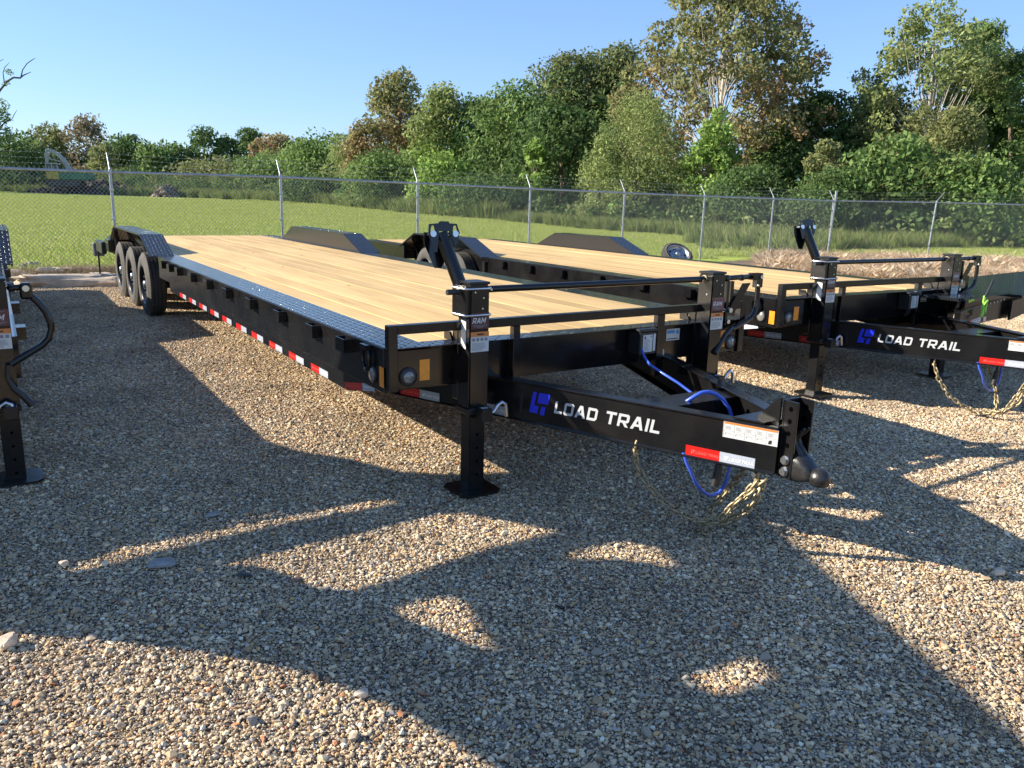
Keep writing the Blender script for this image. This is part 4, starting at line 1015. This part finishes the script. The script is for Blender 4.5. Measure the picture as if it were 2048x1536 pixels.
def leaves(g, centers, radii, n, leaf, cols, droop=0.0, lc=None, flat=.8):
    """leaf sized quads spread over and through many small clumps"""
    w_ = radii**2; idx = g.choice(len(centers), n, p=w_/w_.sum())
    d = g.normal(0, 1, (n, 3)); d /= np.linalg.norm(d, axis=1)[:, None]; d[:, 2] = d[:, 2]*flat+.12
    rr = radii[idx]*g.uniform(.45, 1.12, n)**.6
    P = centers[idx]+d*rr[:, None]
    if droop: P[:, 2] -= np.abs(g.normal(0, droop, n))*radii[idx]
    nrm = d*.8+g.normal(0, .6, (n, 3)); nrm /= np.linalg.norm(nrm, axis=1)[:, None]
    a = np.cross(nrm, g.normal(0, 1, (n, 3)) if not droop else np.tile([[.1, .1, 0]], (n, 1))+g.normal(0, .25, (n, 3))); a /= np.linalg.norm(a, axis=1)[:, None]+1e-9
    b = np.cross(nrm, a); sz = leaf*g.uniform(.55, 1.35, n)[:, None]; asp = (.5 if not droop else .28)
    V = np.stack([P-b*sz, P+a*sz*asp, P+b*sz, P-a*sz*asp], 1).reshape(-1, 3)
    Fc = np.arange(n*4).reshape(n, 4)
    cols = np.array(cols); lcol = lc if lc is not None else cols[g.integers(0, len(cols), len(centers))]
    mixr = g.uniform(0, 1, (n, 1))**1.5; c = lcol[idx]*(1-mixr*.6)+cols[g.integers(0, len(cols), n)]*mixr*.6
    c = c*g.uniform(.7, 1.3, (n, 1)); return V, Fc, np.repeat(np.clip(c, 0, .9), 4, 0)
def envelope(g, w, h, z0, n, shape):
    t = g.uniform(0, 1, n)**.9
    if shape == 'round': R_ = np.sqrt(np.clip(1-(2*t-1)**2*.92, 0, 1))
    elif shape == 'cone': R_ = np.clip(1.05-t, .08, 1)**.65
    elif shape == 'dome': R_ = np.sqrt(np.clip(1-t**2.4*.97, 0, 1))
    else: R_ = np.interp(t, [0, .2, .55, .85, 1], [.75, 1, .85, .5, .12])
    a = g.uniform(0, 2*np.pi, n); q = np.sqrt(g.uniform(.12, 1, n))
    return np.stack([np.cos(a)*R_*q*w/2, np.sin(a)*R_*q*w/2, z0+t*(h-z0)], 1)
def tree(px, top, wpx, Y, kind, label, shape='dome', nl=60, dens=1.0, lr=.17, leafpx=2.65, z0=.06, bark=None, seed=1, trunk=.018, name='tree', cat='tree', group='trees along the far side of the field', droop=0.0, limbs=10, kind2=None, dx=0, maxn=16000):
    P = at(px, top, Y); zb = zt(P.x, Y)-.1; h = P.z-zb; w_ = wpx/F*Y
    g = np.random.default_rng(seed*17+3)
    root = thing(name, (P.x, Y, zb), label, cat, group=group)
    nl = int(nl*1.45); lrad = lr*w_*.92
    cen = envelope(g, w_-lrad*1.1, h-lrad*.75, h*z0+lrad*.6, nl, shape); rad = lrad*g.uniform(.35, 1.3, nl)
    leaf = leafpx*Y/801.8*.70
    area = wpx*.5*(h*F/Y*.5)
    n = int(min(maxn*1.5, dens*area*1.7/(leafpx**2*.42)*2.0))
    lc = None
    if kind2:
        cs = np.array(KIND[kind]); c2 = np.array(KIND[kind2]); sel = (cen[:, 2]/h+g.normal(0, .15, nl)) > .55
        lc = np.where(sel[:, None], c2[g.integers(0, len(c2), nl)], cs[g.integers(0, len(cs), nl)])
    V, Fc, col = leaves(g, cen, rad, n, leaf, KIND[kind], droop, lc)
    cr = bpy.data.objects.new('crown', np_mesh('crown', V, Fc, LEAF, col)); C.objects.link(cr); cr.parent = root
    q = MB(); r0 = max(.05, h*trunk)
    ln = [Vector((0, 0, 0)), Vector((g.normal(0, .02)*h, 0, h*.3)), Vector((g.normal(0, .03)*h, g.normal(0, .02)*h, h*.6)), Vector((g.normal(0, .03)*h, 0, h*.9))]
    q.tube(ln, [r0, r0*.8, r0*.5, r0*.12], 8)
    order = g.permutation(nl)[:limbs]
    for k in order:
        c = Vector(cen[k]); zs = max(h*.12, c.z*g.uniform(.35, .65)); f = min(zs/(h*.9), .999)*3; i = int(f); a0 = ln[i].lerp(ln[min(i+1, 3)], f-i)
        mid = a0.lerp(c, .5)+Vector((0, 0, -.04*h*g.uniform(-.5, 1)))
        rl = .42 if limbs < 30 else .22; q.tube([a0, mid, c], [r0*rl, r0*rl*.5, r0*.05], 6)
    q.build('trunk', bark or BARK, root)
    return root
# row of trees, from the left edge of the photograph to the right; px, top, width, distance
tree(14, 262, 170, 120, 'dark', 'dark bushy tree at the left edge below the bare branches', seed=1, z0=.02, nl=60)
tree(92, 240, 120, 150, 'olive', 'pale olive tree behind the excavator boom', seed=2, shape='tall', dens=.8)
tree(168, 228, 130, 150, 'brown', 'thin brownish tree with gaps, tallest beside the excavator', seed=3, shape='tall', dens=.55, limbs=18, bark=PALEB)
tree(205, 285, 70, 140, 'olive', 'small olive tree in front of the thin brownish tree', seed=33, dens=.9)
tree(250, 264, 120, 146, 'dark', 'dark round tree just right of the first fence post', seed=4)
tree(308, 284, 110, 142, 'mid', 'short green tree between two dark trees', seed=5)
tree(352, 284, 95, 146, 'dark', 'small dark rounded tree left of the tall ragged one', seed=6)
tree(406, 246, 105, 150, 'dark', 'ragged dark tree with layered branches rising above the far row', seed=7, shape='tall', dens=.55, limbs=22, nl=34, lr=.2)
tree(455, 270, 95, 152, 'dark', 'low dark tree right of the ragged layered one', seed=8, dens=.8)
tree(500, 252, 90, 150, 'dark', 'dark round topped tree left of the orange brown one', seed=9)
tree(552, 260, 115, 140, 'rust', 'orange brown autumn tree, small and distant', seed=10)
tree(600, 278, 100, 138, 'dark', 'low dark crown right of the distant orange tree', seed=11)
tree(430, 318, 190, 128, 'olive', 'broad olive thicket below the ragged dark tree', seed=12, shape='dome', name='thicket', cat='bush')
tree(560, 300, 210, 112, 'mid', 'wide green thicket sloping up to the right', seed=13, shape='dome', name='thicket', cat='bush')
tree(640, 266, 190, 98, 'mid', 'medium green bushy tree left of the willow', seed=14)
tree(694, 252, 120, 86, 'willow', 'feathery grey green willow left of the tall rusty tree', seed=15, droop=.5, z0=.02)
tree(798, 134, 165, 80, 'rust', 'tall rusty brown tree standing alone against the sky', seed=16, shape='tall', dens=.7, nl=70, lr=.15, limbs=26, z0=.22, kind2='olive', leafpx=3.0)
tree(735, 232, 110, 76, 'rust', 'lower rust coloured crown leaning left of the tall rusty tree', seed=17, dens=.8, limbs=14)
tree(770, 300, 200, 66, 'mid', 'green shrubby tree under the tall rusty tree', seed=18)
tree(885, 168, 170, 72, 'bright', 'light green pointed tree right of the tall rusty tree', seed=19, shape='tall', kind2='olive', nl=80)
tree(885, 300, 150, 60, 'bright', 'yellow green sapling clump low in front of the trees', seed=20, shape='tall', leafpx=3.3)
tree(960, 190, 160, 72, 'mid', 'mid green tree between the pointed and the dark ones', seed=21, nl=70)
tree(1030, 168, 230, 62, 'dark', 'large dark leafy tree left of centre', seed=22, nl=90, kind2='mid', leafpx=3.4)
tree(1155, 92, 200, 66, 'dark', 'tall dark tree with a yellowing left shoulder', seed=23, nl=90, kind2='olive', shape='round')
tree(1238, 88, 200, 66, 'dark', 'high domed tree touching the sky left of the giant sycamore', seed=24, nl=90, kind2='olive')
tree(1130, 205, 260, 56, 'dark', 'very broad dark green tree filling the middle of the row', seed=25, nl=140, lr=.11, leafpx=3.5, maxn=24000)
tree(1262, 150, 120, 60, 'dark', 'dark narrow crown behind the willow', seed=26, nl=60)
tree(1070, 272, 70, 52, 'bright', 'small bright green young tree against the dark ones', seed=27, shape='tall', nl=24, dens=.6, leafpx=3.6)
tree(1285, 172, 215, 47, 'willow', 'large pale willow tree, feathery, in the middle', seed=28, shape='dome', nl=120, lr=.13, droop=.8, z0=.02, leafpx=2.6, maxn=26000)
tree(1205, 262, 90, 47, 'willow', 'smaller willow leaning at the left of the large one', seed=29, nl=50, droop=.8, z0=.02, leafpx=2.6)
tree(1370, 310, 110, 46, 'willow', 'low willow growth right of the large willow', seed=30, nl=50, droop=.7, z0=.0, leafpx=2.6)
tree(1462, -70, 450, 52, 'rust', 'giant sycamore with sparse yellow brown leaves and pale branches, tallest', seed=31, shape='tall', nl=260, lr=.058, dens=.70, limbs=80, z0=.20, bark=PALEB, kind2='olive', leafpx=3.2, trunk=.016, maxn=26000)
tree(1440, 212, 130, 45, 'bright', 'bright green sapling in front of the giant sycamore trunk', seed=32, shape='tall', nl=60, z0=.02, leafpx=3.3, dens=.9)
tree(1560, 240, 180, 50, 'dark', 'deep green tree under the right side of the giant sycamore', seed=34, nl=90)
tree(1650, 180, 220, 50, 'dark', 'dark glossy tree right of the giant sycamore', seed=35, nl=90, lr=.12, leafpx=3.6)
tree(1745, 172, 210, 52, 'dark', 'dark green tree left of the white limbed one', seed=36, nl=80, lr=.13)
tree(1880, 6, 290, 47, 'olive', 'tall open crowned tree with white bare limbs', seed=37, shape='round', nl=120, lr=.09, dens=.55, limbs=60, z0=.26, bark=PALEB, leafpx=3.2, kind2='willow')
tree(1975, 44, 220, 50, 'mid', 'tall green tree behind the white limbed one', seed=38, nl=100, lr=.12, shape='tall')
tree(2060, 88, 210, 46, 'mid', 'green tree cut by the right edge', seed=39, nl=100, lr=.12, kind2='dark')
tree(1925, 215, 160, 42, 'olive', 'olive brown tree low in front of the tall green one', seed=40, nl=60, dens=.9)
tree(1660, 268, 110, 42, 'olive', 'vine covered shrub below the dark glossy tree', seed=41, nl=40, z0=.0, name='shrub', cat='bush')
tree(1800, 262, 300, 39, 'dark', 'large leaved shrub thicket behind the fence corner', seed=42, nl=120, lr=.10, z0=.0, leafpx=4.4, kind2='mid', name='thicket', cat='bush', maxn=24000)
tree(1960, 300, 220, 37, 'mid', 'green shrub at the far right behind the fence', seed=43, nl=80, z0=.0, name='shrub', cat='bush', leafpx=3.6)
tree(1500, 330, 200, 42, 'dark', 'dark low thicket behind the fence right of the willow', seed=44, nl=70, z0=.0, name='thicket', cat='bush')
tree(1670, 335, 220, 39, 'dark', 'dark low thicket behind the corner post', seed=46, nl=70, z0=.0, name='thicket', cat='bush')
tree(45, 338, 150, 116, 'dark', 'dark rounded bush left of the excavator', seed=45, nl=60, z0=.0, name='bush', cat='bush')
tree(620, 345, 160, 84, 'dark', 'dark scrub in the gap left of the second arm', seed=47, nl=50, z0=.0, name='bush', cat='bush')
tree(980, 345, 220, 52, 'dark', 'dark scrub below the broad dark tree', seed=48, nl=60, z0=.0, name='bush', cat='bush')
# dead tree at the left edge
tree(-175, 150, 330, 99, 'dark', 'big dark tree beyond the left edge, seen only by its shadow on the field', seed=50, nl=60, dens=.5, z0=.02)
P = at(-28, 430, 100); dt = thing('dead_tree', (P.x, 100, -.1), 'dead tree with bare branches reaching in from the left edge', 'tree', group='trees along the far side of the field')
def rel(px, py): 
    a = at(px, py, 100); return (a.x-P.x, 0, a.z+.1)
q = MB(); q.tube([(0, 0, 0), rel(-35, 330), rel(-30, 250), rel(-12, 195), rel(2, 178)], [.45, .36, .26, .16, .13], 8)
q.tube([rel(2, 178), rel(14, 163), rel(27, 155), rel(40, 156), rel(48, 150), rel(62, 144)], [.13, .12, .11, .10, .07, .03], 6)
q.tube([rel(42, 155), rel(45, 140), rel(54, 127), rel(64, 120), rel(71, 116)], [.09, .06, .055, .05, .02], 6)
q.tube([rel(9, 168), rel(6, 145), rel(10, 134), rel(19, 125)], [.07, .05, .04, .02], 6)
q.tube([rel(-22, 232), rel(-8, 262), rel(4, 250), rel(16, 241), rel(24, 238), rel(29, 228), rel(34, 220)], [.16, .10, .08, .07, .05, .04, .02], 6)
q.tube([rel(14, 243), rel(28, 240)], [.04, .02], 5); q.tube([rel(-20, 150), rel(-4, 124), rel(8, 118)], [.08, .05, .02], 6)
q.build('trunk', plain('dead_wood', (.10, .085, .075), .9), dt)
g = np.random.default_rng(5); cen = np.array([rel(-6, 215), rel(-2, 235), rel(2, 270), rel(18, 145), rel(12, 168)]); V, Fc, col = leaves(g, cen, np.array([1.3, 1.2, 1.4, .5, .4]), 900, .16, KIND['mid']); 
o = bpy.data.objects.new('crown', np_mesh('crown', V, Fc, LEAF, col)); C.objects.link(o); o.parent = dt
# undergrowth along the foot of the wood, and the wood behind it
def dline(px): return float(np.interp(px, [-100, 100, 350, 600, 700, 800, 900, 1050, 1200, 1400, 1700, 2150], [122, 118, 112, 96, 78, 64, 57, 50, 45, 41.5, 37, 34]))
g = np.random.default_rng(77); cen = []; rad = []; lcs = []
allc = np.array(KIND['mid']+KIND['dark']+KIND['olive']+KIND['dark']+KIND['willow'])
for px in np.arange(200, 2150, 7.0):
    for r_ in range(2):
        Y = dline(px)+g.uniform(-1, 5)*dline(px)/50; hpx = g.uniform(18, 62)*(1 if px > 600 else .8); P = at(px+g.uniform(-10, 10), 400, Y); z = zt(P.x, Y)+g.uniform(.1, .9)*hpx/F*Y
        cen.append((P.x, Y, z)); rad.append(g.uniform(9, 20)/F*Y); lcs.append(allc[g.integers(0, len(allc))])
cen = np.array(cen); rad = np.array(rad)
V, Fc, col = leaves(g, cen, rad, 70000, .125, allc, 0, np.array(lcs))
o = bpy.data.objects.new('undergrowth', np_mesh('undergrowth', V, Fc, LEAF, col)); C.objects.link(o); tag(o, 'tangled undergrowth along the foot of the trees', 'undergrowth', kind='stuff')
cen = []; rad = []
for px in np.arange(-60, 2200, 13.0):
    top = float(np.interp(px, [-60, 100, 200, 330, 380, 600, 700, 800, 950, 1100, 1280, 1290, 1360, 1500, 1560, 1700, 1800, 1930, 2200], [330, 318, 318, 330, 335, 310, 300, 290, 255, 190, 180, 250, 330, 330, 300, 250, 290, 160, 150]))
    Y = dline(px)*1.22+8; a = at(px, top, Y); z0_ = zt(a.x, Y)
    for k in range(7):
        cen.append((a.x+g.uniform(-1, 1), Y+g.uniform(-2, 4), z0_+(a.z-z0_)*(k+.5+g.uniform(-.4, .2))/7)); rad.append(g.uniform(14, 24)/F*Y)
V, Fc, col = leaves(g, np.array(cen), np.array(rad), 60000, .34, KIND['dark'], 0, None)
o = bpy.data.objects.new('far_wood', np_mesh('far_wood', V, Fc, LEAF, col)); C.objects.link(o); tag(o, 'dark mass of trees further back behind the row', 'wood', kind='stuff')

# ------------------------------------------------------------------ grass, weeds, hay
def blades(name, size, n, h, wd, cols, seed, lean=.35, mat=None, sub=False):
    g = np.random.default_rng(seed); P = np.stack([g.uniform(-size/2, size/2, n), g.uniform(-size/2, size/2, n), np.zeros(n)], 1)
    a = g.uniform(0, 2*np.pi, n); hh = h*g.uniform(.45, 1.2, n); s_ = np.stack([np.cos(a), np.sin(a), np.zeros(n)], 1)*wd*g.uniform(.6, 1.3, n)[:, None]
    L_ = np.stack([g.normal(0, lean, n)*hh, g.normal(0, lean, n)*hh, hh], 1)
    V = np.stack([P-s_, P+s_, P+L_*.6+s_*.7, P+L_+s_*.1, P+L_*.6-s_*.7], 1)
    V[:, 3] += np.stack([g.normal(0, lean, n)*hh*.4, g.normal(0, lean, n)*hh*.4, -np.abs(g.normal(0, .08, n))*hh], 1)
    cols = np.array(cols); c = cols[g.integers(0, len(cols), n)]*g.uniform(.75, 1.25, (n, 1))
    return bpy.data.objects.new(name, np_mesh(name, V.reshape(-1, 3), np.arange(n*5).reshape(n, 5), mat or LEAF, np.repeat(c, 5, 0)))
GC = [(.36, .45, .09), (.42, .51, .11), (.50, .52, .18), (.28, .38, .07), (.56, .52, .28)]
gt = [blades('grass_tile', 1.5, 1500, .12, .006, GC, 1), blades('grass_tile', 1.5, 1400, .15, .007, GC, 2)]
pts = []; T = 1.5
for i in range(-60, 60):
    for j in range(6, 70):
        x, y = (i+.5)*T, (j+.5)*T
        if abs(x) > .74*y+2 or y > 92: continue
        if beyond(x, y) < .35 and not (x > 10 and y > 26): continue
        px = 1024+F*(x/y)
        if y > dline(px)+1: continue
        if y > 52 and g_.random() < (y-52)/60: continue
        pts.append((x, y, zt(x, y)-.03, 0, 0, g_.randrange(4)*math.pi/2, 1.0 if y < 45 else 1.25, g_.randrange(2)))
points_obj('grass', pts, gt, 'sunlit mown grass covering the field behind the fence', 'grass')
WC = [(.22, .29, .07), (.30, .33, .11), (.15, .22, .05), (.36, .34, .17), (.12, .18, .04)]
wt = [blades('weed_tuft', .6, 150, .55, .008, WC, 3, .22), blades('weed_tuft', .6, 130, .75, .009, WC, 4, .25)]
pts = []
for k in range(4200):
    px = g_.uniform(-40, 2120)
    D_ = dline(px)
    if px > 1380: Y = D_*g_.uniform(.80, 1.02) if g_.random() < .8 else D_*g_.uniform(.68, .85)
    else: Y = D_*g_.uniform(.90, 1.02)
    a = at(px, 420, Y)
    if beyond(a.x, Y) < 1.2: continue
    pts.append((a.x, Y, zt(a.x, Y)-.05, 0, 0, g_.uniform(0, 6.28), g_.uniform(.4, 1.2)*(.9 if px > 1000 else 1.5), g_.randrange(2)))
points_obj('tall_weeds', pts, wt, 'tall pale weeds growing at the edge of the field', 'weeds')
STRAW = attr_mat('straw', .8, transl=.15, spec=.2)
HC = [(.58, .43, .27), (.66, .52, .35), (.48, .34, .21), (.72, .60, .44), (.36, .26, .16)]
ht = [blades('dry_tuft', .5, 300, .10, .005, HC, 5, 1.8, STRAW), blades('dry_tuft', .5, 280, .12, .005, HC, 6, 1.4, STRAW)]
pts = []
for k in range(2600):
    px = g_.uniform(1530, 2090); Y = g_.uniform(15.5, 25.5); a = at(px, 540, Y); b_ = beyond(a.x, Y)
    lo = float(np.interp(px, [1440, 1560, 1650, 1800, 2090], [21.5, 19.5, 18.5, 17.8, 17.0]))
    if Y < lo or (b_ > -.2 and a.x < 10.3): continue
    hump = .13*sst((Y-lo)/2.0)*sst((25.6-Y)/2)*(.6+.4*math.sin(a.x*1.9+Y))
    pts.append((a.x, Y, zt(a.x, Y)-.02+max(0, hump), g_.uniform(-.4, .4), g_.uniform(-.4, .4), g_.uniform(0, 6.28), g_.uniform(.7, 1.3), g_.randrange(2)))
points_obj('dry_grass', pts, ht, 'heaped dry straw coloured grass along the fence at the right', 'dry grass')
HC2 = [(.30, .21, .13), (.38, .28, .19), (.24, .24, .08), (.44, .34, .23)]
ht2 = [blades('dead_weed_tuft', .4, 110, .17, .0035, HC2, 7, .9, STRAW)]
pts = []
for k in range(230):
    px = g_.uniform(20, 330); t = (px-20)/310; yy = 15.0 if px < 330 else 15
    b_ = g_.uniform(-.75, .05)
    # along the fence foot
    s_ = (px-20)/310*4.6-2.6; x = FP0.x+FD.x*s_+FN.x*b_; y = FP0.y+FD.y*s_+FN.y*b_
    pts.append((x, y, 0-.02, 0, 0, g_.uniform(0, 6.28), g_.uniform(.5, 1.25), 0))
points_obj('dead_weeds', pts, ht2, 'reddish brown dead weeds at the foot of the left fence', 'weeds')

# ------------------------------------------------------------------ rubble, slabs, machines
CONC = plain('weathered_concrete', (.60, .49, .36), .9, 0, .3, nscale=6, bmp=1, bs=25)
def rock(name, parent, c, size, seed, mat, sub=3, rz=0, rough=.12):
    g = np.random.default_rng(seed); V, Fc = ico(sub); V = np.sign(V)*np.abs(V)**.45
    V *= 1+g.normal(0, rough*.25, (len(V), 1))
    for _ in range(5):
        d = g.normal(0, 1, 3); d /= np.linalg.norm(d); h = V@d; c_ = g.uniform(.75, 1.0); V = V-np.outer(np.maximum(h-c_, 0), d)
    if rough > .12:
        from mathutils import noise as mn
        V = V*(1+np.array([mn.noise(Vector(p)*1.4+Vector((seed*3.1, 0, 0)))*.28+mn.noise(Vector(p)*4+Vector((seed*1.7, 0, 0)))*.10 for p in V])[:, None]); V[:, 2] *= 1+.25*np.array([mn.noise(Vector((p[0]*3+seed, p[1]*3, 0))) for p in V])
    V *= np.array(size)/2; ca, sa = math.cos(rz), math.sin(rz); V = V@np.array([[ca, sa, 0], [-sa, ca, 0], [0, 0, 1]])
    o = bpy.data.objects.new(name, np_mesh(name, V, Fc, mat)); C.objects.link(o); o.location = c
    if parent: o.parent = parent
    return o
GRP = 'broken concrete slabs lying along the left end of the lot'
for i, (px, py, L_, wdt, hh, rz, lab) in enumerate([
    (142, 571, 1.42, .42, .17, .42, 'longest broken concrete slab, frontmost beside the left trailer wheels'),
    (100, 553, .40, .30, .16, .3, 'short blocky concrete piece behind the left end of the longest slab'),
    (172, 549, .85, .36, .13, .5, 'thin flat concrete slab behind the middle of the longest one'),
    (208, 560, .45, .40, .12, .7, 'dark broken concrete piece next to the rear wheel'),
    (45, 556, .55, .5, .12, .2, 'grey concrete lump at the left near the gooseneck wheels')]):
    p = gnd(px, py); tag(rock('concrete_slab', None, (p.x, p.y, hh*.36), (L_*1.08, wdt*1.1, hh*1.15), 40+i, CONC, 4, rz, .3), lab, 'concrete slab', GRP)
def heap(name, px0, px1, base, top, Y, n, cols, size, label, cat, seed, depth=3):
    g = np.random.default_rng(seed); V0, F0 = ico(1); u = g.uniform(-1, 1, n); v = g.uniform(-1, 1, n); a = at((px0+px1)/2, base, Y); hw = (px1-px0)/2/F*Y; H = (base-top)/F*Y
    z = H*np.clip(1-np.abs(u)**1.3, 0, 1)*np.clip(1-v*v, 0, 1)*g.uniform(.2, 1, n)**.4
    S = size*g.uniform(.4, 1.3, (n, 1))*g.uniform(.5, 1, (n, 3)); V = np.einsum('nij,nkj->nki', rand_rot(n, g), V0[None]*S[:, None, :])
    V += np.stack([a.x+u*hw, Y+v*depth, a.z+z], 1)[:, None, :]
    c = np.array(cols)[g.integers(0, len(cols), n)]*g.uniform(.7, 1.2, (n, 1))
    o = bpy.data.objects.new(name, np_mesh(name, V.reshape(-1, 3), (F0[None]+(np.arange(n)*len(V0))[:, None, None]).reshape(-1, 3), STRAW, np.repeat(c, len(V0), 0))); C.objects.link(o)
    return tag(o, label, cat, kind='stuff')
BR = [(.34, .25, .17), (.26, .18, .12), (.42, .33, .25), (.20, .14, .10), (.5, .42, .33)]
heap('rubble_pile', 296, 378, 412, 370, 100, 900, BR, .32, 'brown rubble pile in the field right of the excavator', 'rubble', 1)
heap('rubble_strip', 370, 480, 418, 400, 98, 500, BR, .28, 'low strip of rubble right of the pile', 'rubble', 2)
heap('dirt_mound', 60, 330, 402, 372, 108, 2600, [(.07, .055, .04), (.11, .085, .06), (.05, .05, .03)], .9, 'dark earth mound under the excavator', 'earth', 3, 5)
heap('gravel_heap', 36, 84, 556, 528, 15.0, 900, [(.36, .32, .28), (.42, .36, .30), (.28, .24, .2)], .07, 'small heap of grey rubble by the left fence', 'rubble', 4, .7)

YX = 104; e0 = at(140, 374, YX); px_ = YX/F
exc = thing('excavator', (e0.x, YX, e0.z), 'old yellow and green excavator with folded grey boom on the earth mound', 'excavator', rot=(0, 0, .12)); exc.scale = (.86, .86, .86)
YEL = plain('faded_yellow_paint', (.60, .42, .07), .55, 0, .25, nscale=1.5); GRN = plain('faded_green_paint', (.06, .20, .10), .5, 0, .25, nscale=1.5); GRY = plain('dusty_grey_steel', (.42, .40, .37), .6, 0, .2, nscale=2); GLASS = plain('dark_glass', (.05, .07, .08), .08)
for sy in (-1, 1):
    q = MB(); q.tube([(-2.9, 0, .45), (-2.6, 0, .12), (1.6, 0, .12), (1.9, 0, .45), (1.6, 0, .8), (-2.6, 0, .8)], .16, 8, closed=True, M=Matrix.Translation((0, sy*1.1, 0))); q.box(-2.6, 1.6, sy*1.1-.2, sy*1.1+.2, .15, .78); q.build('track', plain('track_steel', (.08, .07, .06), .8), exc)
MB().box(-1.6, 1.2, -.9, .9, .55, 1.0).build('undercarriage', YEL, exc, bevel=.05)
q = MB(); q.box(-.9, 3.1, -1.25, 1.25, 1.02, 2.25); q.build('engine_house', GRN, exc, bevel=.12)
MB().box(2.6, 3.35, -1.2, 1.2, 1.05, 2.0).build('counterweight', GRN, exc, bevel=.2)
cb = MB().box(-2.6, -.92, -1.25, -.1, 1.05, 2.1).build('cab', YEL, exc, bevel=.06)
MB().box(-2.55, -.97, -1.22, -.13, 2.105, 3.15).build('cab_window', GLASS, exc, bevel=.05)
q = MB()
for (xx, yy) in ((-2.56, -1.24), (-.98, -1.24), (-1.75, -1.24), (-2.56, -.14)): q.box(xx-.07, xx+.07, yy-.04, yy+.04, 2.1, 3.2)
q.box(-2.66, -.88, -1.28, -.06, 3.17, 3.32); q.build('cab_frame', GRY, cb, bevel=.02)
q = MB()
bp = lambda pts, y0, y1: q.extr([pts], y1-y0, frame((0, y1, 0), (1, 0, 0), (0, 0, 1)))
bp([(-.2, 1.6), (.45, 2.3), (-.2, 3.7), (-1.1, 4.7), (-1.75, 5.05), (-1.95, 4.6), (-1.2, 4.2), (-.6, 3.3)], .05, .55); q.build('boom', GRY, exc, bevel=.03)
q = MB(); bp([(-2.9, 5.35), (-2.2, 5.25), (-1.4, 4.95), (-1.5, 4.6), (-2.3, 4.8), (-2.6, 4.3), (-2.85, 3.2), (-3.1, 3.2), (-3.15, 4.4)], .1, .5); q.build('dipper_arm', GRY, exc, bevel=.03)
q = MB(); q.tube([(-2.9, .3, 4.0), (-1.0, .3, 3.55)], .09, 8); q.tube([(-.3, .3, 2.3), (-1.0, .3, 3.9)], .08, 8); q.build('hydraulic_ram', GRY, exc)
MB().cyl((1.9, .4, 2.2), (1.9, .4, 2.75), .08, 8).build('exhaust', plain('rusty_pipe', (.10, .07, .05), .8), exc)

# loose wheel lying against the fence
p = at(1357, 505, 15.9); sw = thing('spare_wheel', p, 'loose trailer wheel with silver rim lying tilted beyond the right deck', 'wheel', rot=(0, 0, 0))
Mr = Vector((.18, -.62, .76)).normalized()
w0 = MB(); w0.cyl((.10, 0, 0), (.13, 0, 0), .12, 12); ho = w0.build('hub', GALV, sw); ty = wheel_parts(ho, 0, 0, 0, 1, r=.315, wd=.19, silver=True)
sw.rotation_euler = (-Mr).to_track_quat('X', 'Z').to_euler(); sw.scale = (.95, .95, .95)
q = MB(); p = at(1333, 512, 16.0); q.tube([(0, 0, 0), (.08, .02, .03), (.14, 0, 0)], [.03, .045, .02], 8); o = q.build('red_cap', REDT, None, loc=p); tag(o, 'small red cap lying left of the loose wheel', 'cap')

# loose bits on the gravel
FST = plain('dusty_flat_stone', (.30, .29, .27), .9, 0, .3, nscale=12, bmp=.6, bs=60)
for i, (px, py, a_, b_, h_, rz, mat, nm, lab, ct) in enumerate([
    (325, 1130, .115, .075, .022, .3, FST, 'flat_stone', 'large flat grey stone half sunk in the shaded gravel', 'stone'),
    (18, 1292, .065, .05, .045, 1.0, CONC, 'pebble', 'tan pebble standing proud at the left edge in the sun', 'stone'),
    (128, 1132, .035, .03, .025, 1.0, CONC, 'pebble', 'pale pebble catching the sun at the left end of the thin light streak', 'stone'),
    (428, 1032, .07, .04, .015, .6, FST, 'flat_stone', 'small flat stone above the thin light streak', 'stone'),
    (488, 1153, .060, .022, .012, -.2, BLKP, 'rubber_scrap', 'black rubber scrap left of the lit triangle', 'scrap'),
    (1120, 1217, .045, .014, .010, -.5, BLKP, 'rubber_scrap', 'thin black scrap in the middle of the shade', 'scrap'),
    (641, 1360, .018, .026, .022, .4, BLKP, 'rubber_plug', 'stubby black plug on the shadow edge in the foreground', 'scrap'),
    (722, 1392, .045, .032, .022, .1, CONC, 'pebble', 'whitish pebble at the bottom shadow edge right of the black plug', 'stone'),
    (1995, 1150, .05, .04, .035, .2, CONC, 'pebble', 'tan pebble at the right edge near the shadow tip', 'stone')]):
    p = gnd(px, py); tag(rock(nm, None, (p.x, p.y, h_*.32+.004), (a_, b_, h_), 70+i, mat, 3, rz), lab, ct)
# clump of dry roots lower right
p = gnd(1950, 1445); g = np.random.default_rng(9); q = MB()
for k in range(90):
    a = Vector((g.normal(0, .035), g.normal(0, .05), g.uniform(.0, .02))); d = Vector((g.normal(0, 1), g.normal(0, 1), g.normal(0, .25))).normalized()*g.uniform(.02, .05)
    q.tube([a, a+d*.5+Vector((0, 0, .004)), a+d], .0008, 4, caps=False)
o = q.build('root_clump', plain('dry_roots', (.16, .12, .08), .9), None, loc=(p.x, p.y, .006)); tag(o, 'clump of fine dry roots on the gravel at the lower right', 'roots')
